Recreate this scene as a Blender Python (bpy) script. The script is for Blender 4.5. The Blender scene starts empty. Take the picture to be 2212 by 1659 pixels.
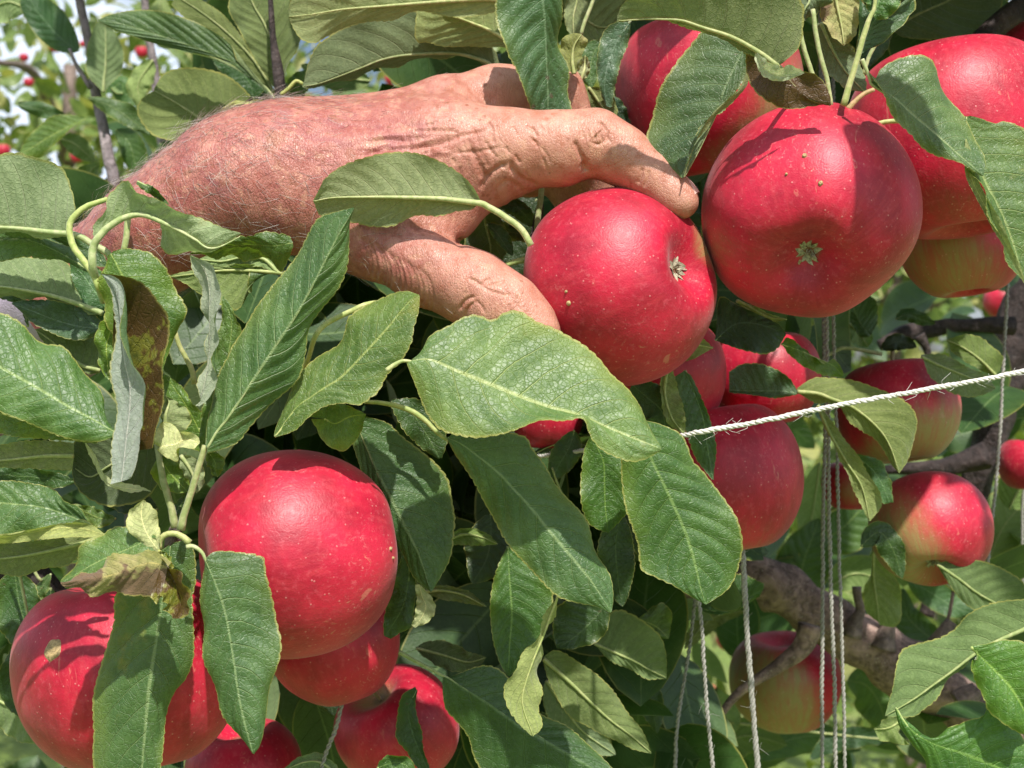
import bpy, math, random
import numpy as np

# ---------------------------------------------------------------- camera, sky, sun, exposure
scene = bpy.context.scene
C = scene.collection
K = 2 * math.tan(math.radians(20)) / 2212.0      # metres per photo pixel and metre of distance
CZ = 1.5                                         # eye height

cam_d = bpy.data.cameras.new("camera")
cam = bpy.data.objects.new("camera", cam_d)
C.objects.link(cam)
cam.location = (0, 0, CZ)
cam.rotation_euler = (math.radians(90), 0, 0)
cam_d.sensor_width = 36
cam_d.sensor_fit = 'HORIZONTAL'
cam_d.angle = math.radians(40)
cam_d.clip_start = 0.01
cam_d.clip_end = 400
cam_d.dof.use_dof = True
cam_d.dof.focus_distance = 0.49
cam_d.dof.aperture_fstop = 24.0
scene.camera = cam

SUN_EL, SUN_AZ = 52.0, 14.0                      # elevation; degrees to the right of straight behind the camera
world = bpy.data.worlds.new("World")
scene.world = world
world.use_nodes = True
wn = world.node_tree
sky = wn.nodes.new('ShaderNodeTexSky')
sky.sky_type = 'NISHITA'
sky.sun_disc = False
sky.sun_elevation = math.radians(SUN_EL)
sky.sun_rotation = math.radians(180 - SUN_AZ)
sky.air_density = 1.0
sky.dust_density = 2.5
sky.ozone_density = 1.0
bg = wn.nodes['Background']
bg.inputs['Strength'].default_value = 0.078
# broken white cloud over the sky
_tc = wn.nodes.new('ShaderNodeTexCoord'); _no = wn.nodes.new('ShaderNodeTexNoise'); _no.inputs['Scale'].default_value = 3.2; _no.inputs['Detail'].default_value = 6
_mr = wn.nodes.new('ShaderNodeMapRange'); _mr.inputs[1].default_value = .44; _mr.inputs[2].default_value = .58
_mx = wn.nodes.new('ShaderNodeMix'); _mx.data_type = 'RGBA'; _mx.inputs[7].default_value = (9.5, 10.6, 12.5, 1)
wn.links.new(_tc.outputs['Generated'], _no.inputs['Vector']); wn.links.new(_no.outputs[0], _mr.inputs[0]); wn.links.new(_mr.outputs[0], _mx.inputs[0])
wn.links.new(sky.outputs[0], _mx.inputs[6]); wn.links.new(_mx.outputs[2], bg.inputs[0])

sun_d = bpy.data.lights.new("sun", 'SUN')
sun_d.energy = 4.5
sun_d.angle = math.radians(0.9)
sun_d.color = (1.0, 0.95, 0.88)
sun = bpy.data.objects.new("sun", sun_d)
C.objects.link(sun)
ce = math.cos(math.radians(SUN_EL))
SUNV = np.array([math.sin(math.radians(SUN_AZ)) * ce, -math.cos(math.radians(SUN_AZ)) * ce, math.sin(math.radians(SUN_EL))])
from mathutils import Vector
sun.rotation_euler = Vector(SUNV).to_track_quat('Z', 'Y').to_euler()
sun.location = Vector(SUNV) * 5

scene.view_settings.view_transform = 'Standard'
scene.view_settings.look = 'None'
scene.view_settings.exposure = 0.47
scene.view_settings.gamma = 1.0
scene.cycles.use_denoising = True
scene.cycles.max_bounces = 6
scene.cycles.transmission_bounces = 4
scene.cycles.sample_clamp_indirect = 6

rng = np.random.RandomState(7)
random.seed(7)

# ---------------------------------------------------------------- helpers
def P(x, y, d):
    return np.array([(x - 1106.0) * K * d, d, CZ - (y - 829.5) * K * d])

def S(s, d=0.5):
    """'x,y[,mm] ...' -> world points; the third number is a depth offset in mm"""
    out = []
    for t in s.split():
        q = [float(k) for k in t.split(',')]
        out.append(P(q[0], q[1], d + (q[2] / 1000.0 if len(q) > 2 else 0)))
    return np.array(out)

def resample(p, n, dense=24):
    p = np.asarray(p, float)
    if len(p) == 1:
        return np.repeat(p, n, 0)
    q = np.vstack([2 * p[0] - p[1], p, 2 * p[-1] - p[-2]])
    t = np.linspace(0, 1, dense, endpoint=False)[:, None]
    seg = []
    for i in range(1, len(q) - 2):
        a, b, c, e = q[i - 1], q[i], q[i + 1], q[i + 2]
        seg.append(0.5 * ((2 * b) + (-a + c) * t + (2 * a - 5 * b + 4 * c - e) * t ** 2 + (-a + 3 * b - 3 * c + e) * t ** 3))
    s = np.vstack(seg + [q[-2][None]])
    L = np.concatenate([[0], np.cumsum(np.linalg.norm(np.diff(s, axis=0), axis=1))])
    x = np.linspace(0, L[-1], n)
    return np.stack([np.interp(x, L, s[:, k]) for k in range(3)], 1)

def length(p):
    return float(np.linalg.norm(np.diff(p, axis=0), axis=1).sum())

def unit(v):
    return v / np.maximum(np.linalg.norm(v, axis=-1, keepdims=True), 1e-12)

def make_mesh(name, V, F, uv=None, mat=None, attrs=None, smooth=True):
    me = bpy.data.meshes.new(name)
    V = np.ascontiguousarray(V, dtype=np.float32)
    F = np.ascontiguousarray(F, dtype=np.int32)
    k = F.shape[1]
    me.vertices.add(len(V)); me.vertices.foreach_set('co', V.ravel())
    me.loops.add(F.size); me.loops.foreach_set('vertex_index', F.ravel())
    me.polygons.add(len(F))
    me.polygons.foreach_set('loop_start', np.arange(0, F.size, k, dtype=np.int32))
    if smooth:
        me.polygons.foreach_set('use_smooth', np.ones(len(F), dtype=bool))
    if uv is not None:
        l = me.uv_layers.new(name='UVMap')
        l.data.foreach_set('uv', np.ascontiguousarray(uv[F.ravel()], dtype=np.float32).ravel())
    if attrs:
        for an, av in attrs.items():
            a = me.attributes.new(an, 'FLOAT', 'POINT')
            a.data.foreach_set('value', np.ascontiguousarray(av, dtype=np.float32))
    me.update(calc_edges=True)
    me.validate()
    if mat: me.materials.append(mat)
    return me

WORLD = {}
def link(name, me, parent=None, origin=(0, 0, 0), tint=None, **props):
    """vertices of me are in world space; put the origin where it belongs"""
    o = bpy.data.objects.new(name, me)
    C.objects.link(o)
    origin = np.asarray(origin, float)
    if me is not None:
        n = len(me.vertices)
        co = np.empty(n * 3, dtype=np.float32); me.vertices.foreach_get('co', co)
        co = (co.reshape(-1, 3) - origin).astype(np.float32)
        me.vertices.foreach_set('co', co.ravel()); me.update()
    po = np.zeros(3)
    if parent is not None:
        o.parent = parent; po = WORLD[parent.name]
    o.location = origin - po
    WORLD[o.name] = origin
    if tint is not None: o.color = tint
    for k, v in props.items():
        if v is not None: o[k] = v
    return o

def thing(name, label, cat, loc, group=None):
    return link(name, None, None, loc, label=label, category=cat, group=group)

def grid_faces(nv, nu, closed=False):
    i = np.arange(nv - 1)[:, None]
    j = np.arange(nu if closed else nu - 1)[None, :]
    j2 = (j + 1) % nu if closed else j + 1
    a = i * nu + j; b = i * nu + j2; c = (i + 1) * nu + j2; d = (i + 1) * nu + j
    return np.stack([a + 0 * b, b + 0 * a, c + 0 * a, d + 0 * b], -1).reshape(-1, 4)

def tube_arrays(path, rad, seg=8, bump=None, twist=0.0, caps=True):
    """path (n,3), rad scalar or (n,) -> V,F"""
    n = len(path)
    rad = np.broadcast_to(np.asarray(rad, float), (n,))
    T = unit(np.gradient(path, axis=0))
    a = np.array([0, 0, 1.0]) if abs(T[0][2]) < .9 else np.array([1.0, 0, 0])
    N = np.zeros_like(path); N[0] = unit(np.cross(T[0], a))
    for i in range(1, n):
        v = N[i - 1] - T[i] * np.dot(N[i - 1], T[i]); N[i] = unit(v)
    B = np.cross(T, N)
    ang = np.linspace(0, 2 * math.pi, seg, endpoint=False)[None, :] + twist * np.arange(n)[:, None]
    r = rad[:, None] * np.ones((1, seg))
    if bump is not None: r = r * bump(np.arange(n)[:, None] / max(1, n - 1), ang)
    V = path[:, None, :] + r[..., None] * (np.cos(ang)[..., None] * N[:, None, :] + np.sin(ang)[..., None] * B[:, None, :])
    V = V.reshape(-1, 3)
    F = grid_faces(n, seg, True)
    if caps:
        k = len(V)
        V = np.vstack([V, path[0], path[-1]])
        j = np.arange(seg); j2 = (j + 1) % seg
        f0 = np.stack([np.full(seg, k), j2, j, j], -1)
        f1 = np.stack([np.full(seg, k + 1), (n - 1) * seg + j, (n - 1) * seg + j2, (n - 1) * seg + j2], -1)
        V, F = V, F
        return V, F, np.vstack([f0[:, :3], f1[:, :3]])
    return V, F, None

def tris(F):
    return np.vstack([F[:, [0, 1, 2]], F[:, [0, 2, 3]]])

def tube_mesh(name, parts, mat, smooth=True):
    """parts: list of (V,F,T) from tube_arrays"""
    Vs, Fs, k = [], [], 0
    for V, F, T in parts:
        f = tris(F)
        if T is not None: f = np.vstack([f, T])
        Vs.append(V); Fs.append(f + k); k += len(V)
    return make_mesh(name, np.vstack(Vs), np.vstack(Fs), mat=mat, smooth=smooth)

# ---------------------------------------------------------------- node helpers
class NT:
    def __init__(self, name):
        self.m = bpy.data.materials.new(name); self.m.use_nodes = True
        self.t = self.m.node_tree; self.n = self.t.nodes
        self.bsdf = self.n['Principled BSDF']; self.out = self.n['Material Output']
    def new(self, typ, **kw):
        x = self.n.new(typ)
        for k, v in kw.items(): setattr(x, k, v)
        return x
    def put(self, sock, v):
        if hasattr(v, 'is_output') or isinstance(v, bpy.types.NodeSocket): self.t.links.new(v, sock)
        else: sock.default_value = v
    def math(self, op, a, b=None, c=None, clamp=False):
        x = self.new('ShaderNodeMath', operation=op, use_clamp=clamp)
        self.put(x.inputs[0], a)
        if b is not None: self.put(x.inputs[1], b)
        if c is not None: self.put(x.inputs[2], c)
        return x.outputs[0]
    def rng(self, v, a, b, c=0.0, d=1.0, smooth=True):
        x = self.new('ShaderNodeMapRange', interpolation_type='SMOOTHSTEP' if smooth else 'LINEAR')
        self.put(x.inputs[0], v)
        for i, k in enumerate((a, b, c, d)): self.put(x.inputs[i + 1], k)
        return x.outputs[0]
    def mix(self, f, a, b, mode='MIX'):
        x = self.new('ShaderNodeMix', data_type='RGBA', blend_type=mode)
        self.put(x.inputs[0], f)
        self.put(x.inputs[6], a if not isinstance(a, tuple) else tuple(a) + (1,) * (4 - len(a)))
        self.put(x.inputs[7], b if not isinstance(b, tuple) else tuple(b) + (1,) * (4 - len(b)))
        return x.outputs[2]
    def noise(self, vec, scale, detail=2.0, rough=.5, dist=0.0, out=0):
        x = self.new('ShaderNodeTexNoise')
        if vec is not None: self.put(x.inputs['Vector'], vec)
        x.inputs['Scale'].default_value = scale; x.inputs['Detail'].default_value = detail
        x.inputs['Roughness'].default_value = rough; x.inputs['Distortion'].default_value = dist
        return x.outputs[out]
    def voro(self, vec, scale, feature='F1', out=0, rnd=1.0):
        x = self.new('ShaderNodeTexVoronoi', feature=feature)
        if vec is not None: self.put(x.inputs['Vector'], vec)
        x.inputs['Scale'].default_value = scale; x.inputs['Randomness'].default_value = rnd
        return x.outputs[out]
    def obj(self):
        return self.new('ShaderNodeTexCoord').outputs['Object']
    def scalevec(self, v, s):
        x = self.new('ShaderNodeMapping'); self.put(x.inputs['Vector'], v); x.inputs['Scale'].default_value = s
        return x.outputs[0]
    def bump(self, h, dist, strength=1.0, normal=None):
        x = self.new('ShaderNodeBump'); self.put(x.inputs['Height'], h)
        x.inputs['Distance'].default_value = dist; x.inputs['Strength'].default_value = strength
        if normal is not None: self.put(x.inputs['Normal'], normal)
        return x.outputs[0]

# ---------------------------------------------------------------- materials
def mat_leaf(name, nveins=9, cheap=False):
    g = NT(name)
    uv = g.new('ShaderNodeUVMap').outputs[0]
    sp = g.new('ShaderNodeSeparateXYZ'); g.put(sp.inputs[0], uv)
    x, v = sp.outputs[0], sp.outputs[1]
    au = g.math('ABSOLUTE', g.math('MULTIPLY_ADD', x, 2.0, -1.0))
    side = g.math('GREATER_THAN', x, 0.5)
    oi = g.new('ShaderNodeObjectInfo')
    rnd = oi.outputs['Random']
    ob = g.obj()
    back = g.new('ShaderNodeNewGeometry').outputs['Backfacing']
    n_lo = g.noise(ob, 60, 3, .6)
    n_hi = g.noise(ob, 700, 2, .6)
    wob = g.math('MULTIPLY_ADD', n_lo, 0.03, -0.015)
    s = g.math('SUBTRACT', v, g.math('MULTIPLY', au, g.math('MULTIPLY_ADD', au, 0.07, 0.16)))
    s = g.math('ADD', g.math('ADD', s, g.math('MULTIPLY', side, 0.45 / nveins)), wob)
    fr = g.math('FRACT', g.math('ADD', g.math('MULTIPLY', s, float(nveins)), g.math('MULTIPLY', rnd, 0.6)))
    pk = g.math('SUBTRACT', 1.0, g.math('MULTIPLY', g.math('ABSOLUTE', g.math('SUBTRACT', fr, 0.5)), 2.0))
    wid = g.math('MULTIPLY_ADD', au, 0.05, 0.90)
    vein = g.math('MULTIPLY', g.rng(pk, wid, 0.985), g.rng(au, 0.75, 1.0, 1.0, 0.15))
    rib = g.rng(au, 0.012, 0.05, 1.0, 0.0)
    # fine network
    if not cheap:
        net = g.voro(ob, 620, 'DISTANCE_TO_EDGE')
        netm = g.rng(net, 0.0, 0.12, 1.0, 0.0)
        net2 = g.voro(ob, 300, 'DISTANCE_TO_EDGE')
        net2m = g.rng(net2, 0.0, 0.05, 1.0, 0.0)
    else:
        netm = net2m = g.math('MULTIPLY', n_hi, 0.0)
    tint = oi.outputs['Color']
    top = g.mix(g.rng(n_lo, .3, .75), (0.042, 0.098, 0.026), (0.092, 0.168, 0.046))
    yel = g.math('MULTIPLY', g.rng(g.math('ADD', au, g.math('MULTIPLY', n_lo, .8)), .95, 1.55), g.rng(g.noise(ob, 22, 2), .35, .65))
    top = g.mix(g.math('MULTIPLY', yel, .5), top, (0.20, 0.235, 0.035))
    top = g.mix(g.math('MULTIPLY', net2m, .15), top, (0.20, 0.29, 0.08))
    top = g.mix(g.math('MULTIPLY', netm, .13), top, (0.16, 0.27, 0.055))
    top = g.mix(g.math('MULTIPLY', vein, .5), top, (0.27, 0.36, 0.13))
    top = g.mix(g.math('MULTIPLY', rib, .6), top, (0.32, 0.40, 0.17))
    top = g.mix(g.rng(n_hi, .48, .78, 0, .32), top, (0.20, 0.29, 0.12))
    und = g.mix(g.rng(n_lo, .3, .75), (0.19, 0.24, 0.115), (0.27, 0.32, 0.165))
    und = g.mix(g.rng(n_hi, .42, .72, 0, .5), und, (0.36, 0.42, 0.21))
    und = g.mix(g.math('MULTIPLY', netm, .25), und, (0.16, 0.24, 0.08))
    und = g.mix(g.math('MULTIPLY', vein, .62), und, (0.42, 0.46, 0.24))
    und = g.mix(g.math('MULTIPLY', rib, .8), und, (0.52, 0.54, 0.28))
    col = g.mix(back, top, und)
    br = g.math('MULTIPLY_ADD', rnd, .34, .86)
    cmb = g.new('ShaderNodeCombineColor'); g.put(cmb.inputs[0], g.math('MULTIPLY', br, g.math('MULTIPLY_ADD', rnd, .12, .96))); g.put(cmb.inputs[1], br); g.put(cmb.inputs[2], br)
    col = g.mix(1.0, col, cmb.outputs[0], 'MULTIPLY')
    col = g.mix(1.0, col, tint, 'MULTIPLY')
    # yellow-brown blight where the leaf has it (object alpha)
    al = oi.outputs['Alpha']
    bl = g.math('ADD', g.noise(ob, 45, 4, .65), g.math('MULTIPLY', g.rng(v, .55, 1.0), .10))
    th = g.math('SUBTRACT', 0.86, g.math('MULTIPLY', al, 0.5))
    b1 = g.rng(bl, g.math('SUBTRACT', th, 0.10), g.math('ADD', th, 0.04))
    b2 = g.rng(bl, g.math('ADD', th, 0.01), g.math('ADD', th, 0.05))
    col = g.mix(g.math('MULTIPLY', b1, .75), col, g.mix(back, (0.27, 0.26, 0.035), (0.42, 0.36, 0.16)))
    col = g.mix(g.math('MULTIPLY', b2, .85), col, g.mix(back, (0.075, 0.022, 0.012), (0.16, 0.085, 0.06)))
    # small specks
    if not cheap:
        spk = g.rng(g.voro(ob, 70, 'F1'), 0.05, 0.09, 1.0, 0.0)
        spk = g.math('MULTIPLY', spk, g.math('GREATER_THAN', g.noise(ob, 30, 1), .60))
        col = g.mix(g.math('MULTIPLY', spk, .6), col, (0.11, 0.05, 0.035))
    # pale margin
    edge = g.rng(au, 0.95, 0.985)
    col = g.mix(g.math('MULTIPLY', edge, .65), col, (0.40, 0.38, 0.10))
    b = g.bsdf
    g.put(b.inputs['Base Color'], col)
    g.put(b.inputs['Roughness'], g.math('ADD', g.math('MULTIPLY_ADD', back, 0.26, 0.38), g.math('MULTIPLY', n_hi, .2)))
    g.put(b.inputs['Specular IOR Level'], g.math('MULTIPLY_ADD', back, -0.4, 0.68))
    g.put(b.inputs['Sheen Weight'], g.math('MULTIPLY', back, 0.25))
    sg = g.math('MULTIPLY_ADD', back, -1.0, 0.5)
    h = g.math('MULTIPLY', g.math('ADD', g.math('ADD', g.math('MULTIPLY', netm, .35), g.math('MULTIPLY', net2m, g.math('MULTIPLY_ADD', back, -.3, .5))), g.math('MULTIPLY', vein, 1.8)), g.math('MULTIPLY_ADD', back, 2.0, -1.0))
    h = g.math('ADD', h, g.math('MULTIPLY', n_hi, .45))
    nrm = g.bump(h, 0.00028 if not cheap else 0.0004, .8)
    g.put(b.inputs['Normal'], nrm)
    tr = g.new('ShaderNodeBsdfTranslucent')
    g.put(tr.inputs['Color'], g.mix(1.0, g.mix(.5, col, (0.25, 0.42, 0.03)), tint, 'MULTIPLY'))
    g.put(tr.inputs['Normal'], nrm)
    ms = g.new('ShaderNodeMixShader'); ms.inputs[0].default_value = .26
    g.t.links.new(b.outputs[0], ms.inputs[1]); g.t.links.new(tr.outputs[0], ms.inputs[2])
    g.t.links.new(ms.outputs[0], g.out.inputs['Surface'])
    return g.m

def mat_stalk(name, c1=(0.28, 0.34, 0.12), c2=(0.44, 0.45, 0.22)):
    g = NT(name); ob = g.obj()
    n = g.noise(ob, 500, 3, .6)
    col = g.mix(g.rng(n, .35, .7), c1, c2)
    col = g.mix(1.0, col, g.new('ShaderNodeObjectInfo').outputs['Color'], 'MULTIPLY')
    g.put(g.bsdf.inputs['Base Color'], col); g.bsdf.inputs['Roughness'].default_value = .6
    g.bsdf.inputs['Sheen Weight'].default_value = .2
    g.put(g.bsdf.inputs['Normal'], g.bump(n, .0002, .8))
    return g.m

def mat_apple():
    g = NT('apple_skin'); ob = g.obj()
    att = g.new('ShaderNodeAttribute', attribute_name='blush').outputs['Fac']
    pol = g.new('ShaderNodeAttribute', attribute_name='pole').outputs['Fac']
    rnd = g.new('ShaderNodeObjectInfo').outputs['Random']
    flat = g.new('ShaderNodeVectorMath', operation='NORMALIZE'); g.put(flat.inputs[0], g.scalevec(ob, (1, 1, 0)))
    addz = g.new('ShaderNodeVectorMath', operation='ADD'); g.put(addz.inputs[0], flat.outputs[0]); g.put(addz.inputs[1], g.scalevec(ob, (0, 0, 9.0)))
    streak = g.noise(addz.outputs[0], 11, 5, .68, .3)
    n1 = g.noise(ob, 45, 4, .6); n2 = g.noise(ob, 420, 3, .7); n3 = g.noise(ob, 1500, 1, .5)
    red = g.mix(g.rng(n1, .3, .7), (0.30, 0.003, 0.020), (0.57, 0.007, 0.042))
    red = g.mix(g.rng(streak, .45, .75, 0, .4), red, (0.56, 0.04, 0.055))
    red = g.mix(g.rng(n2, .50, .76, 0, .30), red, (0.62, 0.12, 0.15))
    yel = g.mix(g.rng(streak, .35, .65), (0.31, 0.25, 0.09), (0.36, 0.17, 0.075))
    m = g.math('ADD', att, g.math('ADD', g.math('MULTIPLY_ADD', streak, .25, -.12), g.math('MULTIPLY_ADD', n1, .5, -.25)))
    col = g.mix(g.rng(m, .12, .80), yel, red)
    # russet ring in the basin
    basin = g.rng(pol, .72, .98)
    col = g.mix(g.math('MULTIPLY', basin, .8), col, (0.15, 0.12, 0.06))
    # lenticels
    dots = g.voro(ob, 430, 'F1'); sel = g.voro(ob, 430, 'F1', out=1)
    ss = g.new('ShaderNodeSeparateColor'); g.put(ss.inputs[0], sel)
    dm = g.math('MULTIPLY', g.rng(dots, 0.06, 0.20, 1.0, 0.0), g.math('GREATER_THAN', ss.outputs[0], .52))
    col = g.mix(g.math('MULTIPLY', dm, .42), col, (0.80, 0.38, 0.34))
    # pale scratches and scurf
    sc = g.noise(g.scalevec(ob, (1, 1, .35)), 190, 3, .7, 1.2)
    scm = g.math('MULTIPLY', g.rng(sc, .63, .69), g.rng(g.noise(ob, 26, 1), .50, .62))
    col = g.mix(g.math('MULTIPLY', scm, .4), col, (0.66, 0.30, 0.20))
    fl = g.noise(g.scalevec(ob, (1, 1, .6)), 620, 2, .6, .8)
    flm = g.math('MULTIPLY', g.rng(fl, .60, .68), g.rng(g.noise(ob, 34, 2), .44, .62))
    col = g.mix(g.math('MULTIPLY', flm, .22), col, (0.72, 0.30, 0.28))
    b = g.bsdf
    g.put(b.inputs['Base Color'], col)
    g.put(b.inputs['Roughness'], g.math('MULTIPLY_ADD', n2, .26, .35))
    b.inputs['Specular IOR Level'].default_value = .5
    b.inputs['Sheen Weight'].default_value = .10
    b.inputs['Sheen Roughness'].default_value = .45
    b.inputs['Subsurface Weight'].default_value = 0.0
    h = g.math('ADD', g.math('MULTIPLY', n3, .5), g.math('ADD', g.math('MULTIPLY', dm, .4), g.math('MULTIPLY', n2, .9)))
    g.put(b.inputs['Normal'], g.bump(h, .00017, .9))
    return g.m

def mat_skin():
    g = NT('skin'); ob = g.obj()
    n1 = g.noise(ob, 38, 4, .6); n2 = g.noise(ob, 230, 4, .7); n3 = g.noise(ob, 110, 3, .6)
    age = g.new('ShaderNodeAttribute', attribute_name='sunburn').outputs['Fac']
    unburnt = g.mix(g.rng(n3, .3, .7), (0.42, 0.180, 0.125), (0.53, 0.265, 0.195))  # paler skin outside the sunburn mask
    burn = g.mix(g.rng(n3, .3, .72), (0.33, 0.098, 0.084), (0.48, 0.205, 0.158))
    col = g.mix(age, unburnt, burn)
    col = g.mix(g.rng(n2, .54, .66, 0, .8), col, g.mix(age, (0.40, 0.15, 0.09), (0.33, 0.09, 0.065)))
    col = g.mix(g.math('MULTIPLY', g.rng(n2, .47, .36), .5), col, (0.60, 0.33, 0.22))
    pur = g.rng(g.noise(ob, 55, 3, .6, .6), .52, .68, 0, .5)
    col = g.mix(g.math('MULTIPLY', pur, age), col, (0.27, 0.085, 0.10))
    spt = g.rng(g.noise(ob, 125, 3, .6, .4), .56, .66, 0, .65)
    col = g.mix(g.math('MULTIPLY', spt, g.math('MULTIPLY_ADD', age, .8, .2)), col, (0.29, 0.105, 0.06))
    fr = g.math('MULTIPLY', g.rng(g.voro(ob, 230), .10, .22, 1.0, 0.0), g.math('GREATER_THAN', g.noise(ob, 60, 1), .52))
    col = g.mix(g.math('MULTIPLY', fr, .6), col, (0.26, 0.09, 0.045))
    b = g.bsdf
    g.put(b.inputs['Base Color'], col)
    g.put(b.inputs['Roughness'], g.math('MULTIPLY_ADD', n2, .2, .31))
    b.inputs['Specular IOR Level'].default_value = .45
    b.inputs['Subsurface Weight'].default_value = .12
    b.inputs['Subsurface Radius'].default_value = (1.0, .35, .2)
    b.inputs['Subsurface Scale'].default_value = .0022
    # wrinkles run across the hand (nearly vertical), plus a fine cell pattern
    wv = g.noise(g.scalevec(ob, (3.2, 1.2, .7)), 190, 3, .65, .8)
    cell = g.voro(g.scalevec(ob, (1.3, 1, .8)), 900, 'DISTANCE_TO_EDGE')
    cell2 = g.voro(g.scalevec(ob, (1.5, 1, .45)), 620, 'DISTANCE_TO_EDGE')
    wm = g.new('ShaderNodeAttribute', attribute_name='wrinkle').outputs['Fac']
    h = g.math('ADD', g.math('MULTIPLY', g.rng(cell, 0, .2), .25), g.math('MULTIPLY', g.rng(cell2, 0, .13), g.math('MULTIPLY', wm, .30)))
    h = g.math('ADD', h, g.math('MULTIPLY', wv, g.math('MULTIPLY_ADD', wm, 1.5, .1)))
    g.put(b.inputs['Normal'], g.bump(h, .00032, .85))
    return g.m

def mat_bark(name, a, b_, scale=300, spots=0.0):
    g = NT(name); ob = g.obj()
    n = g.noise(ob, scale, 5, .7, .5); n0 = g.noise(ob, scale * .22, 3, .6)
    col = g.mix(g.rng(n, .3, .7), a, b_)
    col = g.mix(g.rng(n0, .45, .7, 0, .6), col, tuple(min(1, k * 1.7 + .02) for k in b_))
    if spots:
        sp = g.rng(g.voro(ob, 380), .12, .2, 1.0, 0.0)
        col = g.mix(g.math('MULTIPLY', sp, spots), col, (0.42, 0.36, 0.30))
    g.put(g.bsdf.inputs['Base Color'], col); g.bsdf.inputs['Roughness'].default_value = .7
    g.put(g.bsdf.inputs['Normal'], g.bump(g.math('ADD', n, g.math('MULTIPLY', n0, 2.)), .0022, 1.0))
    return g.m

def mat_plain(name, col, rough=.7, nscale=400, var=.3, bump=.0002):
    g = NT(name); n = g.noise(g.obj(), nscale, 3, .6)
    lo = tuple(k * (1 - var) for k in col)
    g.put(g.bsdf.inputs['Base Color'], g.mix(g.rng(n, .3, .7), lo, col))
    g.bsdf.inputs['Roughness'].default_value = rough
    g.put(g.bsdf.inputs['Normal'], g.bump(n, bump, .8))
    return g.m

M_LEAF = mat_leaf('leaf_blade')
M_FILL = mat_leaf('leaf_blade_far', 8, True)
M_STALK = mat_stalk('leaf_stalk')
M_APPLE = mat_apple()
M_SKIN = mat_skin()
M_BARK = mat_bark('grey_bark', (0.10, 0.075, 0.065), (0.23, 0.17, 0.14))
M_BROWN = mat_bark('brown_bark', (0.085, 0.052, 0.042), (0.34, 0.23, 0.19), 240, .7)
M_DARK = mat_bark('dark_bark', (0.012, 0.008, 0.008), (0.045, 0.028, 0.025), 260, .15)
M_STEM = mat_bark('young_bark', (0.16, 0.13, 0.14), (0.30, 0.25, 0.26), 200)
M_SEPAL = mat_plain('dried_sepal', (0.46, 0.42, 0.30), .8, 900, .6, .0003)
M_FSTALK = mat_stalk('fruit_stalk', (0.28, 0.24, 0.10), (0.48, 0.38, 0.20))
M_TWINE = mat_plain('twine_fibre', (0.70, 0.68, 0.63), .8, 1500, .25, .0003)
M_TWINE_G = mat_plain('grey_twine_fibre', (0.36, 0.35, 0.31), .8, 1500, .35, .0003)
M_HAIR = mat_plain('white_hair', (0.60, 0.55, 0.50), .4, 60, .4, 0)
M_HAIRD = mat_plain('dark_hair', (0.13, 0.075, 0.05), .4, 60, .4, 0)
M_NAIL = mat_plain('fingernail', (0.72, 0.44, 0.38), .3, 300, .12, .0001)
M_SCAB = mat_plain('russet_scab', (0.50, 0.36, 0.17), .65, 900, .5, .0006)
M_CLOTH = mat_plain('lilac_cloth', (0.50, 0.42, 0.58), .9, 1500, .25, .0004)
# ---------------------------------------------------------------- leaf builder
def prof(v, w=.45):
    """outline of a leaf blade: widest near w, pointed tip, rounded base"""
    a = np.sin(np.pi * np.clip(v, 0, 1) ** (math.log(.5) / math.log(w))) ** .72
    return a

def smooth_wave(v, u, r, amp):
    h = 0
    for k in range(3):
        h = h + np.sin(v * r.uniform(3, 9) + u * r.uniform(-3, 3) + r.uniform(0, 6.3)) * amp / (1 + .6 * k)
    return h

class Leaves:
    count = 0

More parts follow.
